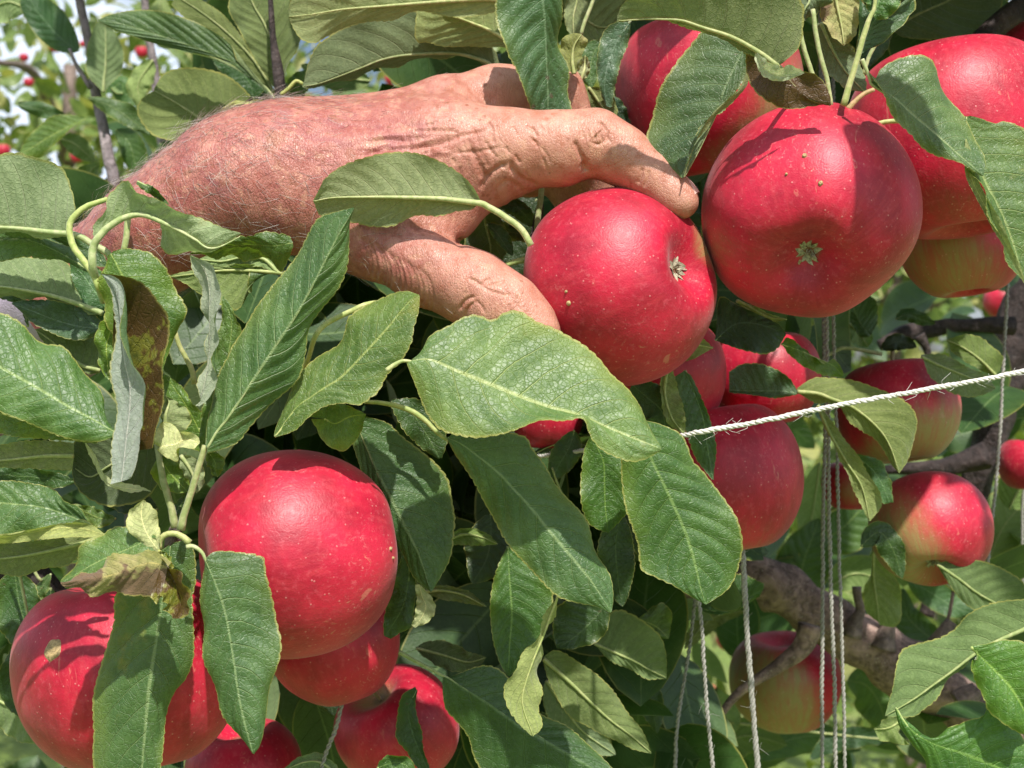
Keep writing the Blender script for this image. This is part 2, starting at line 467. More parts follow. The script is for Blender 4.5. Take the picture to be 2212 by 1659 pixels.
def leaf(mid, L, R, d=.5, dl=0., dr=0., face='T', label=None, tint=(1, 1, 1), spot=0., stalk=None, parent=None,
         teeth=1., wav=1., quilt=1., bulge=0., ends=(0, 0), name='leaf', mat=None, rr=.8, curves=None, midi=None, rib=True, wpos=.45):
    """mid/L/R: curves from the stalk end to the tip (pixel strings); L/R may be a half width in pixels.
    dl/dr: how far (mm) the two margins lie behind (+) or before (-) the midrib; curves: a full list of curves across a folded blade"""
    Leaves.count += 1
    dl *= 1.9; dr *= 1.9; quilt *= 1.5; wav *= 1.35
    r = np.random.RandomState(100 + Leaves.count)
    m = S(mid if mid else curves[midi], d)
    m[:, 1] += np.linspace(ends[0], ends[1], len(m)) / 1000.
    if ends != (0, 0):      # keep the pixel place while the depth changes
        for i in range(len(m)):
            f = m[i, 1] / (m[i, 1] - np.linspace(ends[0], ends[1], len(m))[i] / 1000.)
            m[i, 0] *= f; m[i, 2] = CZ + (m[i, 2] - CZ) * f
    ln = length(resample(m, 30))
    nv = int(np.clip(ln * 1000 * 1.9, 26, 190))
    M = resample(m, nv)
    v = np.linspace(0, 1, nv)
    def edge(E, dd, sgn):
        if isinstance(E, str):
            e = resample(S(E, d), nv)
        else:
            T = unit(np.gradient(M, axis=0)); n = np.stack([T[:, 2], 0 * T[:, 0], -T[:, 0]], 1) * -sgn
            n = unit(n)
            e = M + n * (E * K * d) * prof(v, wpos)[:, None]
        e = e.copy()
        if not isinstance(E, str): base = M[:, 1]
        else:
            base = M[:, 1] if ends != (0, 0) else e[:, 1]
        y = base + dd / 1000. * np.sin(np.pi * v) ** .7
        f = y / e[:, 1]
        e[:, 0] *= f; e[:, 2] = CZ + (e[:, 2] - CZ) * f; e[:, 1] = y
        return e
    if curves is None:
        cl = [edge(L, dl, 1), M, edge(R, dr, -1)]; ui = [-1., 0., 1.]
    else:
        cl = [resample(S(c, d), nv) for c in curves]; k = midi if midi is not None else len(cl) // 2
        ui = [(-1 + i / k) if i <= k else (i - k) / (len(cl) - 1 - k) for i in range(len(cl))]
        M = cl[k]
    nc = len(cl)
    wmax = max(np.linalg.norm(cl[i + 1] - cl[i], axis=1).max() for i in range(nc - 1))
    per = int(np.clip(wmax * 1000 * .75, 5, 14))
    cols, us = [], []
    Q = np.stack(cl, 1)                                   # nv, nc, 3
    if nc == 3:
        for i in range(nc - 1):
            for t in np.linspace(0, 1, per, endpoint=False):
                cols.append(Q[:, i] * (1 - t) + Q[:, i + 1] * t); us.append(ui[i] * (1 - t) + ui[i + 1] * t)
        cols.append(Q[:, -1]); us.append(ui[-1])
    else:
        q = np.concatenate([2 * Q[:, :1] - Q[:, 1:2], Q, 2 * Q[:, -1:] - Q[:, -2:-1]], 1)
        for i in range(1, nc):
            for t in np.linspace(0, 1, per, endpoint=False):
                a, b, c, e = q[:, i - 1], q[:, i], q[:, i + 1], q[:, i + 2]
                cols.append(0.5 * ((2 * b) + (-a + c) * t + (2 * a - 5 * b + 4 * c - e) * t ** 2 + (-a + 3 * b - 3 * c + e) * t ** 3))
                us.append(ui[i - 1] * (1 - t) + ui[i] * t)
        cols.append(Q[:, -1]); us.append(ui[-1])
    G = np.stack(cols, 1); u = np.array(us)
    nu = len(u)
    V2, U2 = np.meshgrid(v, u, indexing='ij')
    du = np.gradient(G, axis=1); dv = np.gradient(G, axis=0)
    N = np.cross(du, dv); N = unit(N)
    # smooth normals a little at the pointed ends
    mid_n = N[nv // 4: 3 * nv // 4].reshape(-1, 3)
    if curves is None:
        facing = mid_n[:, 1].mean()
    else:
        facing = N[nv // 4: 3 * nv // 4, :per].reshape(-1, 3)[:, 1].mean()
    towards = facing < 0
    flip = (towards and face == 'U') or ((not towards) and face == 'T')
    if flip: N = -N
    # geometry detail
    au = np.abs(U2)
    hw = np.linalg.norm(Q[:, -1] - Q[:, 0], axis=1)[:, None] * .5
    s = V2 - au * (.16 + .07 * au) + (U2 > 0) * .05
    q_ = np.abs(np.sin(np.pi * (s * 9 + r.uniform(0, 1)))) ** .7
    fade = np.sin(np.pi * np.clip(V2, 0, 1)) ** .5
    h = quilt * .00055 * (q_ - .6) * np.sin(np.pi * np.clip(au, 0, 1)) ** .6 * fade
    h = h + wav * smooth_wave(V2, U2, r, .0011) * fade * (.3 + .7 * au)
    h = h + wav * .0014 * np.sin(V2 * r.uniform(14, 26) + r.uniform(0, 6)) * np.clip(au, 0, 1) ** 3 * fade * np.sign(U2 + 1e-9) * .7
    h = h + bulge / 1000. * 4 * au * (1 - au) * fade
    G = G + N * h[..., None]
    # serrated margin
    nt = max(6, int(ln * 1000 / 2.7))
    f = (V2 * nt + (U2 > 0) * .4) % 1.0
    saw = (f ** .75) * (1 - f) ** .3 * 1.6 - .45
    out = unit(G[:, [0, -1]] - G[:, [2, -3]])
    amp = teeth * .00062 * np.clip(np.sin(np.pi * v) * 3, 0, 1) * (1 + .5 * r.uniform(-1, 1, nv))
    G[:, 0] += out[:, 0] * (amp * saw[:, 0])[:, None]; G[:, -1] += out[:, 1] * (amp * saw[:, -1])[:, None]
    F = grid_faces(nv, nu)
    # winding: default face normal of (v,u),(v,u+1),(v+1,u+1) is du x dv
    if flip: F = F[:, ::-1]
    uv = np.stack([(np.clip(U2, -1, 1) * .5 + .5).ravel(), V2.ravel()], 1)
    o0 = M[0].copy()
    me = make_mesh(name, G.reshape(-1, 3), F, uv=uv, mat=mat or M_LEAF)
    o = link(name, me, parent, o0, tint=(tint[0], tint[1], tint[2], spot), label=label)
    # stalk and midrib in one piece
    k0 = int(np.argmin(np.abs(u)))
    path = G[:, k0] - N[:, k0] * (rr * .00055)
    if face == 'T': rr = rr * .62
    rad = np.linspace(rr * .00095, .00014, nv)
    if not rib: path, rad = path[:3], rad[:3]
    if stalk:
        sp = resample(np.vstack([S(stalk, d), M[0][None]]), 24)[:-1]
        path = np.vstack([sp, path]); rad = np.concatenate([np.linspace((rr if face == 'U' else rr / .62) * .00105, rad[0] * 1.05, len(sp)), rad])
    if rib or stalk:
        me2 = tube_mesh('stalk', [tube_arrays(path[::2] if len(path) > 60 else path, rad[::2] if len(path) > 60 else rad, 8)], M_STALK)
        tk = tuple(.5 + .5 * c for c in tint)
        link('stalk', me2, o, path[0], tint=(tk[0], tk[1], tk[2], 1))
    return o

# ---------------------------------------------------------------- apple builder
def apple(label, x, y, r, d, axis=(0, -1, -.5), squash=.93, group='red apples on the tree', green=None, stem=False, seed=1,
          dim=(.34, .30), calyx=True, n=88, scabs=(), lobes=.035, cat='apple', ell=(1, 1)):
    """x,y,r in pixels at distance d; axis: direction of the calyx end in world axes; green: (direction, amount) of the unblushed side"""
    c = P(x, y, d); R = r * K * d
    root = thing('apple', label, cat, c, group)
    z = Vector(axis).normalized()
    rot = Vector((0, 0, 1)).rotation_difference(z)
    root.rotation_mode = 'QUATERNION'; root.rotation_quaternion = rot
    Rm = np.array(rot.to_matrix())
    rr = np.random.RandomState(seed)
    nt, npn = n, int(n * 1.5)
    th = np.linspace(0, np.pi, nt) ; ph = np.linspace(0, 2 * np.pi, npn, endpoint=False)
    T, H = np.meshgrid(th, ph, indexing='ij')
    # th=0: calyx end (+z), th=pi: stalk end
    lob = 1 + lobes * np.cos(5 * H + rr.uniform(0, 6)) * np.exp(-(T / 1.0) ** 2) * (1 - np.exp(-(T / .25) ** 2))
    rad = np.sin(T) ** .93 * (1 - .055 * np.cos(T)) * lob
    irr = 1 + .024 * np.sin(H + rr.uniform(0, 6)) + .020 * np.sin(2 * H + rr.uniform(0, 6)) + .01 * np.sin(3 * H + 2 * T)
    rad = rad * irr
    zz = np.cos(T)
    zz = np.sign(zz) * np.abs(zz) ** .92
    Z = squash * zz
    Z = Z - dim[1] * np.exp(-(T / .30) ** 2) + dim[0] * np.exp(-((np.pi - T) / .36) ** 2)
    X = rad * np.cos(H); Y = rad * np.sin(H)
    V = np.stack([X, Y, Z], -1).reshape(-1, 3) * R
    F = grid_faces(nt, npn, True)
    blush = np.full(len(V), .95)
    nn = unit(V) @ Rm.T
    if green is not None:
        for gd, amt, wdt in (green if isinstance(green, list) else [green]):
            g = unit(np.array(gd, float))
            t = np.clip((nn @ g - (1 - wdt)) / wdt, 0, 1)
            blush = blush - amt * t
    pole = np.exp(-((T.ravel()) / .20) ** 2) + np.exp(-((np.pi - T.ravel()) / .26) ** 2)
    me = make_mesh('skin', V, F[:, ::-1], mat=M_APPLE, attrs={'blush': blush, 'pole': pole})
    sk = bpy.data.objects.new('skin', me); C.objects.link(sk); sk.parent = root
    if calyx:
        zc = (squash - dim[1]) * R
        parts = []
        for k in range(5):
            a = k * 2 * np.pi / 5 + rr.uniform(-.2, .2)
            L = R * rr.uniform(.12, .17); wd = R * .05
            nS, nW = 9, 5
            t = np.linspace(0, 1, nS)[:, None]; w = np.linspace(-1, 1, nW)[None, :]
            curl = rr.uniform(1.2, 2.4)
            px = (.02 * R + L * (.12 + .85 * np.sin(t * curl * 1.3)) + 0 * w)
            pz = zc + L * (.75 * t - .45 * t ** 2 * curl) + R * .012 * np.abs(w) * 1.5
            py = wd * w * (1 - t) ** .7 + R * .02 * np.sin(t * 5 + k)
            vx = px * np.cos(a) - py * np.sin(a); vy = px * np.sin(a) + py * np.cos(a)
            Vs = np.stack([vx, vy, pz + 0 * w], -1).reshape(-1, 3)
            parts.append((Vs, grid_faces(nS, nW), None))
        # a little tuft of stamens
        for k in range(9):
            a = rr.uniform(0, 6.3); p0 = np.array([.02 * R * math.cos(a), .02 * R * math.sin(a), zc - .02 * R])
            p1 = p0 + np.array([rr.uniform(-.05, .05), rr.uniform(-.05, .05), rr.uniform(.07, .12)]) * R
            parts.append(tube_arrays(np.linspace(p0, p1, 4), np.array([.008, .007, .006, .004]) * R, 4))
        o = bpy.data.objects.new('calyx', tube_mesh('calyx', parts, M_SEPAL)); C.objects.link(o); o.parent = root
    if stem:
        zs = -(squash - dim[0]) * R
        sp = np.array([[0, 0, zs], [.02 * R, 0, zs - .2 * R], [.06 * R, .03 * R, zs - .42 * R], [.15 * R, .05 * R, zs - .62 * R]])
        o = bpy.data.objects.new('fruit_stalk', tube_mesh('fruit_stalk', [tube_arrays(resample(sp, 12), np.linspace(.028, .04, 12) * R, 8)], M_FSTALK))
        C.objects.link(o); o.parent = root
    Rinv = Rm.T
    for (sx, sy, sr) in scabs:
        w0 = P(sx, sy, d) - c
        w0[1] = -math.sqrt(max(0, (R * .97) ** 2 - w0[0] ** 2 - w0[2] ** 2))
        nrm = unit(w0)
        a = unit(np.cross(nrm, [0, 0, 1.])); b = np.cross(nrm, a)
        t = np.linspace(0, 1, 9)[:, None]; q = np.linspace(0, 2 * np.pi, 22, endpoint=False)[None, :]
        rad_ = sr * K * d * t * (1 + .10 * np.sin(2 * q + 1) + .06 * np.sin(5 * q))
        pts = (rad_ * np.cos(q))[..., None] * a + (rad_ * np.sin(q) * 1.25)[..., None] * b
        pts = pts + c * 0 + nrm * (R * 1.0)
        rn = np.linalg.norm(pts, axis=-1, keepdims=True)
        pts = pts / rn * (R * 1.0 + (.0012 * (1 - t ** 3))[..., None] * np.ones_like(rn) - .0006)
        # pull onto the real skin radius by nearest vertex
        loc = pts.reshape(-1, 3) @ Rinv.T
        dirs = unit(V); 
        idx = np.argmax(unit(loc) @ dirs.T, axis=1)
        surf = np.linalg.norm(V[idx], axis=1)
        loc = unit(loc) * (surf + (.0008 * (1 - np.repeat(t.ravel(), 22) ** 4)) - .0001)[:, None]
        o = bpy.data.objects.new('scab', make_mesh('scab', loc, grid_faces(9, 22, True), mat=M_SCAB)); C.objects.link(o); o.parent = root
    return root

# ---------------------------------------------------------------- twine
def twine(label, pts, rpx, d, mat, plies=3, pitch=.0055, group=None, fray=0, seed=3):
    p = S(pts, d)
    n = int(min(520, max(40, length(p) / pitch * 9)))
    c = resample(p, n)
    R = rpx * .88 * K * d
    c = c + np.cumsum(np.random.RandomState(seed).normal(0, .00004, c.shape), 0)
    T = unit(np.gradient(c, axis=0)); A = unit(np.cross(T, [0, 1., 0])); B = np.cross(T, A)
    t = np.linspace(0, length(p), n) / pitch * 2 * np.pi / 1.0
    parts = []
    r = np.random.RandomState(seed)
    root = thing('twine', label, 'string', c[0], group)
    for k in range(plies):
        ph = t + k * 2 * np.pi / plies
        wob = 1 + .16 * np.sin(t * .23 + k) + .12 * np.sin(t * .061 + 2 * k) + .12 * r.normal(0, 1, n).cumsum() / 25
        path = c + (A * np.cos(ph)[:, None] + B * np.sin(ph)[:, None]) * (R * .52)
        V, F, Tt = tube_arrays(path, R * .56 * np.clip(wob, .8, 1.25), 8)
        link('strand', tube_mesh('strand', [(V, F, Tt)], mat), root, c[0])
    parts = []
    for k in range(fray):
        i = r.randint(2, n - 2); a = r.uniform(0, 6.3)
        dirn = A[i] * math.cos(a) + B[i] * math.sin(a)
        q0 = c[i] + dirn * R * .8
        l = r.uniform(.0008, .0035)
        q = np.array([q0, q0 + (dirn * .7 + T[i] * r.uniform(-1, 1)) * l * .5, q0 + (dirn + T[i] * r.uniform(-1.5, 1.5) + r.normal(0, .4, 3)) * l])
        parts.append(tube_arrays(resample(q, 6), np.linspace(.00010, .00005, 6), 4))
    if parts: link('loose_fibres', tube_mesh('loose_fibres', parts, mat), root, c[0])
    return root

def branch(name, pts, radii, d, mat, parent, seg=20, rough=.08, knots=(), label=None, seed=5):
    p = S(pts, d)
    n = max(14, int(length(p) / .0022)); n = min(n, 260)
    c = resample(p, n)
    L = np.linspace(0, 1, len(radii)); rad = np.interp(np.linspace(0, 1, n), L, radii) * K * d
    r = np.random.RandomState(seed)
    s = length(p) / .02
    ks = [(r.uniform(1, 5) * s, r.randint(1, 5), r.uniform(0, 6.3), r.uniform(.4, 1)) for _ in range(7)]
    kn = [(r.uniform(0, 1), r.uniform(0, 6.3), r.uniform(.15, .35)) for _ in range(int(s * .8))]
    def bump(t, a):
        h = 0
        for f, m, p0, am in ks: h = h + am * np.sin(t * f + p0) * np.cos(m * a + p0 * 2)
        h = 1 + rough * h / 2.2
        for t0, a0, am in kn:
            h = h + rough * 5 * am * np.exp(-((t - t0) * s * 3) ** 2 - (np.angle(np.exp(1j * (a - a0)))) ** 2 * 2)
        for t0, am, w in knots: h = h + am * np.exp(-((t - t0) / w) ** 2)
        return h
    return link(name, tube_mesh(name, [tube_arrays(c, rad, seg, bump)], mat), parent, c[0], label=label)

# ---------------------------------------------------------------- loose leaves in bulk (used for foliage nobody can count)
def leaf_cloud(n, centre_fn, size_fn, rs, dirs=None, cup=True):
    """returns V,F,uv for n simple leaves"""
    a, b = 13, 5
    v = np.linspace(0, 1, a)[:, None]; u = np.linspace(-1, 1, b)[None, :]
    w = prof(v) * .27 * u
    base = np.stack([w, v - .5 + 0 * u, .10 * np.abs(w) * 2.0 - .25 * (v - .5) ** 2 + 0 * u], -1).reshape(-1, 3)
    Vs, Fs, UV = [], [], []
    F = grid_faces(a, b); uv = np.stack([(u * .5 + .5 + 0 * v).ravel(), (v + 0 * u).ravel()], 1)
    for i in range(n):
        c = centre_fn(i); sz = size_fn(i)
        t = unit(rs.normal(0, 1, 3) + np.array([0, -.1, -.45])); nn = rs.normal(0, 1, 3) + np.array([0, -.7, .5])
        nn = unit(nn - t * np.dot(nn, t)); s = np.cross(t, nn)
        bend = rs.uniform(-.8, 1.6)
        bb = base.copy(); bb[:, 2] *= bend; bb[:, 2] += .06 * np.sin(base[:, 1] * 6 + i) * rs.uniform(-1, 1)
        X = c + sz * (bb[:, :1] * s + bb[:, 1:2] * t + bb[:, 2:] * nn)
        Vs.append(X); Fs.append(F + i * a * b); UV.append(uv)
    return np.vstack(Vs), np.vstack(Fs), np.vstack(UV)
# ---------------------------------------------------------------- the arm and hand: one skin from rounded cones
HD = .520
def H(x, y, dd):
    d = HD + dd / 1000.
    return P(x, y, d)

def build_person(cfg):
    PX = K * HD
    prims = []                               # (group, a, b, ra, rb)
    for grp, a, b in cfg['cones']:
        prims.append((grp, H(a[0], a[1], a[3]), H(b[0], b[1], b[3]), a[2] * PX, b[2] * PX))
    h = cfg['voxel']
    lo = np.min([np.minimum(p[1] - p[3], p[2] - p[4]) for p in prims], 0) - .006
    hi = np.max([np.maximum(p[1] + p[3], p[2] + p[4]) for p in prims], 0) + .006
    dims = np.ceil((hi - lo) / h).astype(int)
    ax = [lo[k] + h * np.arange(dims[k]) for k in range(3)]
    groups = {}
    order = []
    for grp, a, b, ra, rb in prims:
        if grp not in groups:
            groups[grp] = np.full(dims, .02, dtype=np.float32); order.append(grp)
        D = groups[grp]
        mn = np.minimum(a - ra, b - rb) - .014; mx = np.maximum(a + ra, b + rb) + .014
        i0 = np.clip(((mn - lo) / h).astype(int), 0, dims); i1 = np.clip(((mx - lo) / h).astype(int) + 1, 0, dims)
        X = ax[0][i0[0]:i1[0], None, None]; Y = ax[1][None, i0[1]:i1[1], None]; Z = ax[2][None, None, i0[2]:i1[2]]
        ba = b - a; l2 = float(ba @ ba)
        t = np.clip(((X - a[0]) * ba[0] + (Y - a[1]) * ba[1] + (Z - a[2]) * ba[2]) / l2, 0, 1)
        dd = np.sqrt((X - a[0] - ba[0] * t) ** 2 + (Y - a[1] - ba[1] * t) ** 2 + (Z - a[2] - ba[2] * t) ** 2) - (ra + (rb - ra) * t)
        sl = (slice(i0[0], i1[0]), slice(i0[1], i1[1]), slice(i0[2], i1[2]))
        k = cfg['kin']; k = k.get(grp, k['*'])
        A = D[sl]; hh = np.clip(.5 + .5 * (dd - A) / k, 0, 1)
        D[sl] = dd * (1 - hh) + A * hh - k * hh * (1 - hh)
    D = groups[order[0]]
    for grp in order[1:]:
        k = cfg['kout'].get(grp, cfg['kout']['*']); B = groups[grp]
        hh = np.clip(.5 + .5 * (B - D) / k, 0, 1)
        D = B * (1 - hh) + D * hh - k * hh * (1 - hh)
    # surface nets
    ins = D < 0
    c = ins[:-1, :-1, :-1].astype(np.int8)
    tot = np.zeros(np.array(dims) - 1, np.int8)
    for i in (0, 1):
        for j in (0, 1):
            for k in (0, 1): tot += ins[i:dims[0] - 1 + i, j:dims[1] - 1 + j, k:dims[2] - 1 + k]
    act = (tot > 0) & (tot < 8)
    idx = -np.ones(act.shape, np.int32); cells = np.argwhere(act); idx[act] = np.arange(len(cells))
    acc = np.zeros((len(cells), 3)); cnt = np.zeros(len(cells))
    corners = [np.array(q) for q in [(0,0,0),(1,0,0),(0,1,0),(1,1,0),(0,0,1),(1,0,1),(0,1,1),(1,1,1)]]
    for a in range(8):
        for b in range(a + 1, 8):
            df = corners[b] - corners[a]
            if np.abs(df).sum() != 1: continue
            pa = cells + corners[a]; pb = cells + corners[b]
            va = D[pa[:, 0], pa[:, 1], pa[:, 2]]; vb = D[pb[:, 0], pb[:, 1], pb[:, 2]]
            m = (va < 0) != (vb < 0)
            t = np.where(m, va / np.where(m, va - vb, 1), 0)
            acc[m] += (corners[a] + df * t[:, None])[m]; cnt[m] += 1
    V = lo + h * (cells + acc / cnt[:, None])
    quads = []
    for axn in range(3):
        o = [k for k in range(3) if k != axn]
        s0 = [slice(1, dims[k] - 1) for k in range(3)]; s0[axn] = slice(0, dims[axn] - 1)
        s1 = list(s0); s1[axn] = slice(1, dims[axn])
        A = ins[tuple(s0)]; B = ins[tuple(s1)]
        e = np.argwhere(A != B); sg = A[A != B]
        e = e + np.array([1 if k != axn else 0 for k in range(3)])
        def at(off):
            q = e.copy(); q[:, o[0]] += off[0]; q[:, o[1]] += off[1]
            return idx[q[:, 0], q[:, 1], q[:, 2]]
        q = np.stack([at((-1, -1)), at((0, -1)), at((0, 0)), at((-1, 0))], 1)
        if axn == 1: q = q[:, ::-1]
        q[~sg] = q[~sg][:, ::-1]
        quads.append(q)
    F = np.vstack(quads)
    # normals from the field gradient
    def grad(V):
        g = (V - lo) / h; i = np.clip(g.astype(int), 1, np.array(dims) - 2)
        G = np.stack([D[i[:, 0] + 1, i[:, 1], i[:, 2]] - D[i[:, 0] - 1, i[:, 1], i[:, 2]],
                      D[i[:, 0], i[:, 1] + 1, i[:, 2]] - D[i[:, 0], i[:, 1] - 1, i[:, 2]],
                      D[i[:, 0], i[:, 1], i[:, 2] + 1] - D[i[:, 0], i[:, 1], i[:, 2] - 1]], 1)
        return unit(G)
    # a few passes of smoothing to take the voxel steps out
    E = np.vstack([F[:, [0, 1]], F[:, [1, 2]], F[:, [2, 3]], F[:, [3, 0]]])
    deg = np.bincount(E.ravel(), minlength=len(V)).astype(float)
    for it in range(4):
        sm = np.zeros_like(V)
        for k in range(3):
            sm[:, k] = np.bincount(E[:, 0], V[E[:, 1], k], len(V)) + np.bincount(E[:, 1], V[E[:, 0], k], len(V))
        V = V * .5 + .5 * sm / deg[:, None]
    # split every quad in four so that fine creases hold
    Es = np.sort(E, 1); key = Es[:, 0].astype(np.int64) * len(V) + Es[:, 1]
    uq, inv = np.unique(key, return_inverse=True)
    a_, b_ = (uq // len(V)).astype(int), (uq % len(V)).astype(int)
    n0, n1, nf = len(V), len(uq), len(F)
    inv = inv.reshape(4, nf) + n0
    fc = np.arange(nf) + n0 + n1
    Vn = np.vstack([V, (V[a_] + V[b_]) / 2, V[F].mean(1)])
    F = np.vstack([np.stack([F[:, 0], inv[0], fc, inv[3]], 1), np.stack([inv[0], F[:, 1], inv[1], fc], 1),
                   np.stack([fc, inv[1], F[:, 2], inv[2]], 1), np.stack([inv[3], fc, inv[2], F[:, 3]], 1)])
    V = Vn
    E = np.vstack([F[:, [0, 1]], F[:, [1, 2]], F[:, [2, 3]], F[:, [3, 0]]])
    deg = np.bincount(E.ravel(), minlength=len(V)).astype(float)
    for it in range(2):
        sm = np.zeros_like(V)
        for k in range(3):
            sm[:, k] = np.bincount(E[:, 0], V[E[:, 1], k], len(V)) + np.bincount(E[:, 1], V[E[:, 0], k], len(V))
        V = V * .5 + .5 * sm / deg[:, None]
    N = grad(V)
    # creases, tendons, veins: pressed in or raised along lines laid over the skin
    px = 1106 + V[:, 0] / (K * V[:, 1]); py = 829.5 - (V[:, 2] - CZ) / (K * V[:, 1])
    disp = np.zeros(len(V)); dark = np.zeros(len(V))
    for line, amt, wdt, dr in cfg['lines']:
        q = np.array([[float(k) for k in t.split(',')] for t in line.split()])
        q3 = resample(np.c_[q, np.zeros(len(q))], max(8, len(q) * 8))[:, :2]
        m = (px > q3[:, 0].min() - 30) & (px < q3[:, 0].max() + 30) & (py > q3[:, 1].min() - 30) & (py < q3[:, 1].max() + 30) & (N[:, 1] < .25)
        m &= (V[:, 1] > HD + dr[0] / 1000.) & (V[:, 1] < HD + dr[1] / 1000.)
        I = np.nonzero(m)[0]
        if not len(I): continue
        dmin = np.full(len(I), 1e9); tt = np.zeros(len(I))
        for s in range(len(q3) - 1):
            a, b = q3[s], q3[s + 1]; ab = b - a
            t = np.clip(((px[I] - a[0]) * ab[0] + (py[I] - a[1]) * ab[1]) / max(1e-9, ab @ ab), 0, 1)
            dd = np.hypot(px[I] - a[0] - ab[0] * t, py[I] - a[1] - ab[1] * t)
            w = dd < dmin; dmin = np.where(w, dd, dmin); tt = np.where(w, (s + t) / (len(q3) - 1), tt)
        fall = np.exp(-(dmin / wdt) ** 2) * np.clip(np.sin(np.pi * np.clip(tt, .02, .98)) * 2.2, 0, 1)
        disp[I] += (1.35 if abs(amt) < .6 else .85) * amt / 1000. * fall
    V = V + N * disp[:, None]
    # wrinkle and sunburn weights: back of the hand and forearm are burnt, fingers smoother and paler
    burn = np.clip((1080 - px) / 260., 0, 1) * np.clip((800 - py) / 200 + .3, 0, 1)
    burn = burn * np.clip(1 - (px - 780) / 500. * (py > 430), 0, 1)
    wr = np.clip(.35 + .65 * np.clip((1120 - px) / 300., 0, 1), 0, 1)
    wr = np.where((np.hypot(px - 1300, py - 290) < 70), .9, wr)
    wr = np.where((np.hypot((px - 1040) / 1.3, py - 620) < 70), .8, wr)
    return V, F, N, burn, wr, px, py

HAND = dict(voxel=.00085,
    kin={'*': .010, 'arm': .02, 'palm': .016, 'index': .006, 'thumb': .007, 'middle': .007},
    kout={'*': .010, 'palm': .018, 'index': .010, 'thumb': .010, 'middle': .008, 'ring': .005, 'little': .005},
    cones=[
    # x, y, radius (px), depth (mm)
    ('arm', (500, 400, 104, 0), (360, 496, 98, 6)), ('arm', (500, 394, 100, 22), (360, 490, 94, 30)),
    ('arm', (360, 496, 98, 6), (130, 650, 98, 24)), ('arm', (360, 490, 94, 30), (130, 644, 94, 48)),
    ('arm', (130, 650, 98, 24), (-260, 900, 135, 52)), ('arm', (130, 644, 94, 48), (-260, 894, 130, 78)),
    ('palm', (500, 396, 112, 2), (620, 365, 112, 4)), ('palm', (500, 385, 105, 24), (620, 345, 108, 26)),
    ('palm', (620, 365, 114, 4), (960, 300, 84, 2)),
    ('palm', (620, 345, 108, 24), (965, 250, 78, 22)),
    ('palm', (620, 350, 100, 40), (930, 275, 72, 42)),
    ('palm', (620, 380, 90, 52), (890, 330, 66, 60)),
    ('palm', (620, 430, 100, 0), (800, 420, 90, -2)),
    ('palm', (800, 420, 95, 0), (930, 400, 92, 4)), ('palm', (930, 440, 70, 0), (975, 470, 46, 0)),
    ('palm', (930, 380, 82, 10), (1020, 352, 62, 6)), ('palm', (1000, 368, 52, 4), (1090, 368, 48, 2)),
    ('index', (965, 318, 88, 0), (1110, 322, 79, -3)), ('index', (1110, 322, 79, -3), (1210, 322, 75, -5)), ('index', (1210, 320, 74, -5), (1283, 305, 62, -6)),
    ('index', (1288, 306, 63, -6), (1345, 338, 57, -7)), ('index', (1345, 338, 57, -7), (1412, 384, 45, -9)),
    ('index', (1412, 384, 45, -9), (1460, 425, 36, -12)), ('index', (1460, 425, 36, -12), (1475, 438, 30, -13)),
    ('middle', (965, 240, 72, 22), (1070, 212, 66, 28)), ('middle', (1070, 212, 68, 28), (1190, 204, 70, 34)),
    ('middle', (1190, 206, 70, 34), (1265, 330, 58, 40)), ('middle', (1265, 330, 55, 40), (1290, 425, 44, 46)),
    ('ring', (940, 275, 66, 42), (1130, 250, 58, 54)), ('ring', (1130, 250, 58, 54), (1215, 370, 50, 56)), ('ring', (1215, 370, 50, 56), (1245, 455, 42, 54)),
    ('little', (900, 330, 60, 60), (1040, 320, 50, 70)), ('little', (1040, 320, 50, 70), (1110, 372, 44, 68)), ('little', (1110, 372, 44, 68), (1150, 392, 38, 62)),
    ('thumb', (640, 425, 92, 2), (800, 512, 80, -6)), ('thumb', (800, 512, 80, -6), (930, 582, 73, -14)),
    ('thumb', (930, 582, 73, -14), (1025, 625, 72, -20)), ('thumb', (1025, 625, 72, -20), (1095, 672, 69, -24)),
    ('thumb', (1095, 672, 69, -24), (1142, 716, 56, -26)), ('thumb', (1142, 716, 56, -26), (1152, 728, 48, -27)),
    ],
    lines=[])
A_ = (-60, 20); W_ = (-60, 40)
HL = HAND['lines']
# finger fold, web creases, knuckle
HL += [("1267,372 1262,350 1248,322 1240,300", -1.5, 5, A_), ("1266,374 1262,362 1256,352", -1.8, 7, A_), ("1037,413 1046,392 1058,376 1080,360 1100,352", -1.3, 6, A_), ("1100,352 1112,372 1132,390 1165,402", -1.2, 7, A_),
       ("1052,388 1030,352 1015,318", -.7, 6, A_), ("1062,424 1082,400 1098,392 1118,402 1134,420", -.8, 6, A_),
       ("1376,400 1384,380 1388,360", -.5, 5, A_), ("1390,406 1398,386 1402,366", -.35, 4, A_)]
for k in range(5):
    HL.append((f"{1262+k*9},{262-k*1} {1256+k*13},{280+k*2} {1262+k*14},{302+k*2}", -.35, 3.5, A_))
HL += [("1286,262 1300,268 1312,284 1308,302 1292,312 1276,304", -.45, 3.5, A_), ("1290,284 1290,284 1292,286", .9, 16, A_)]
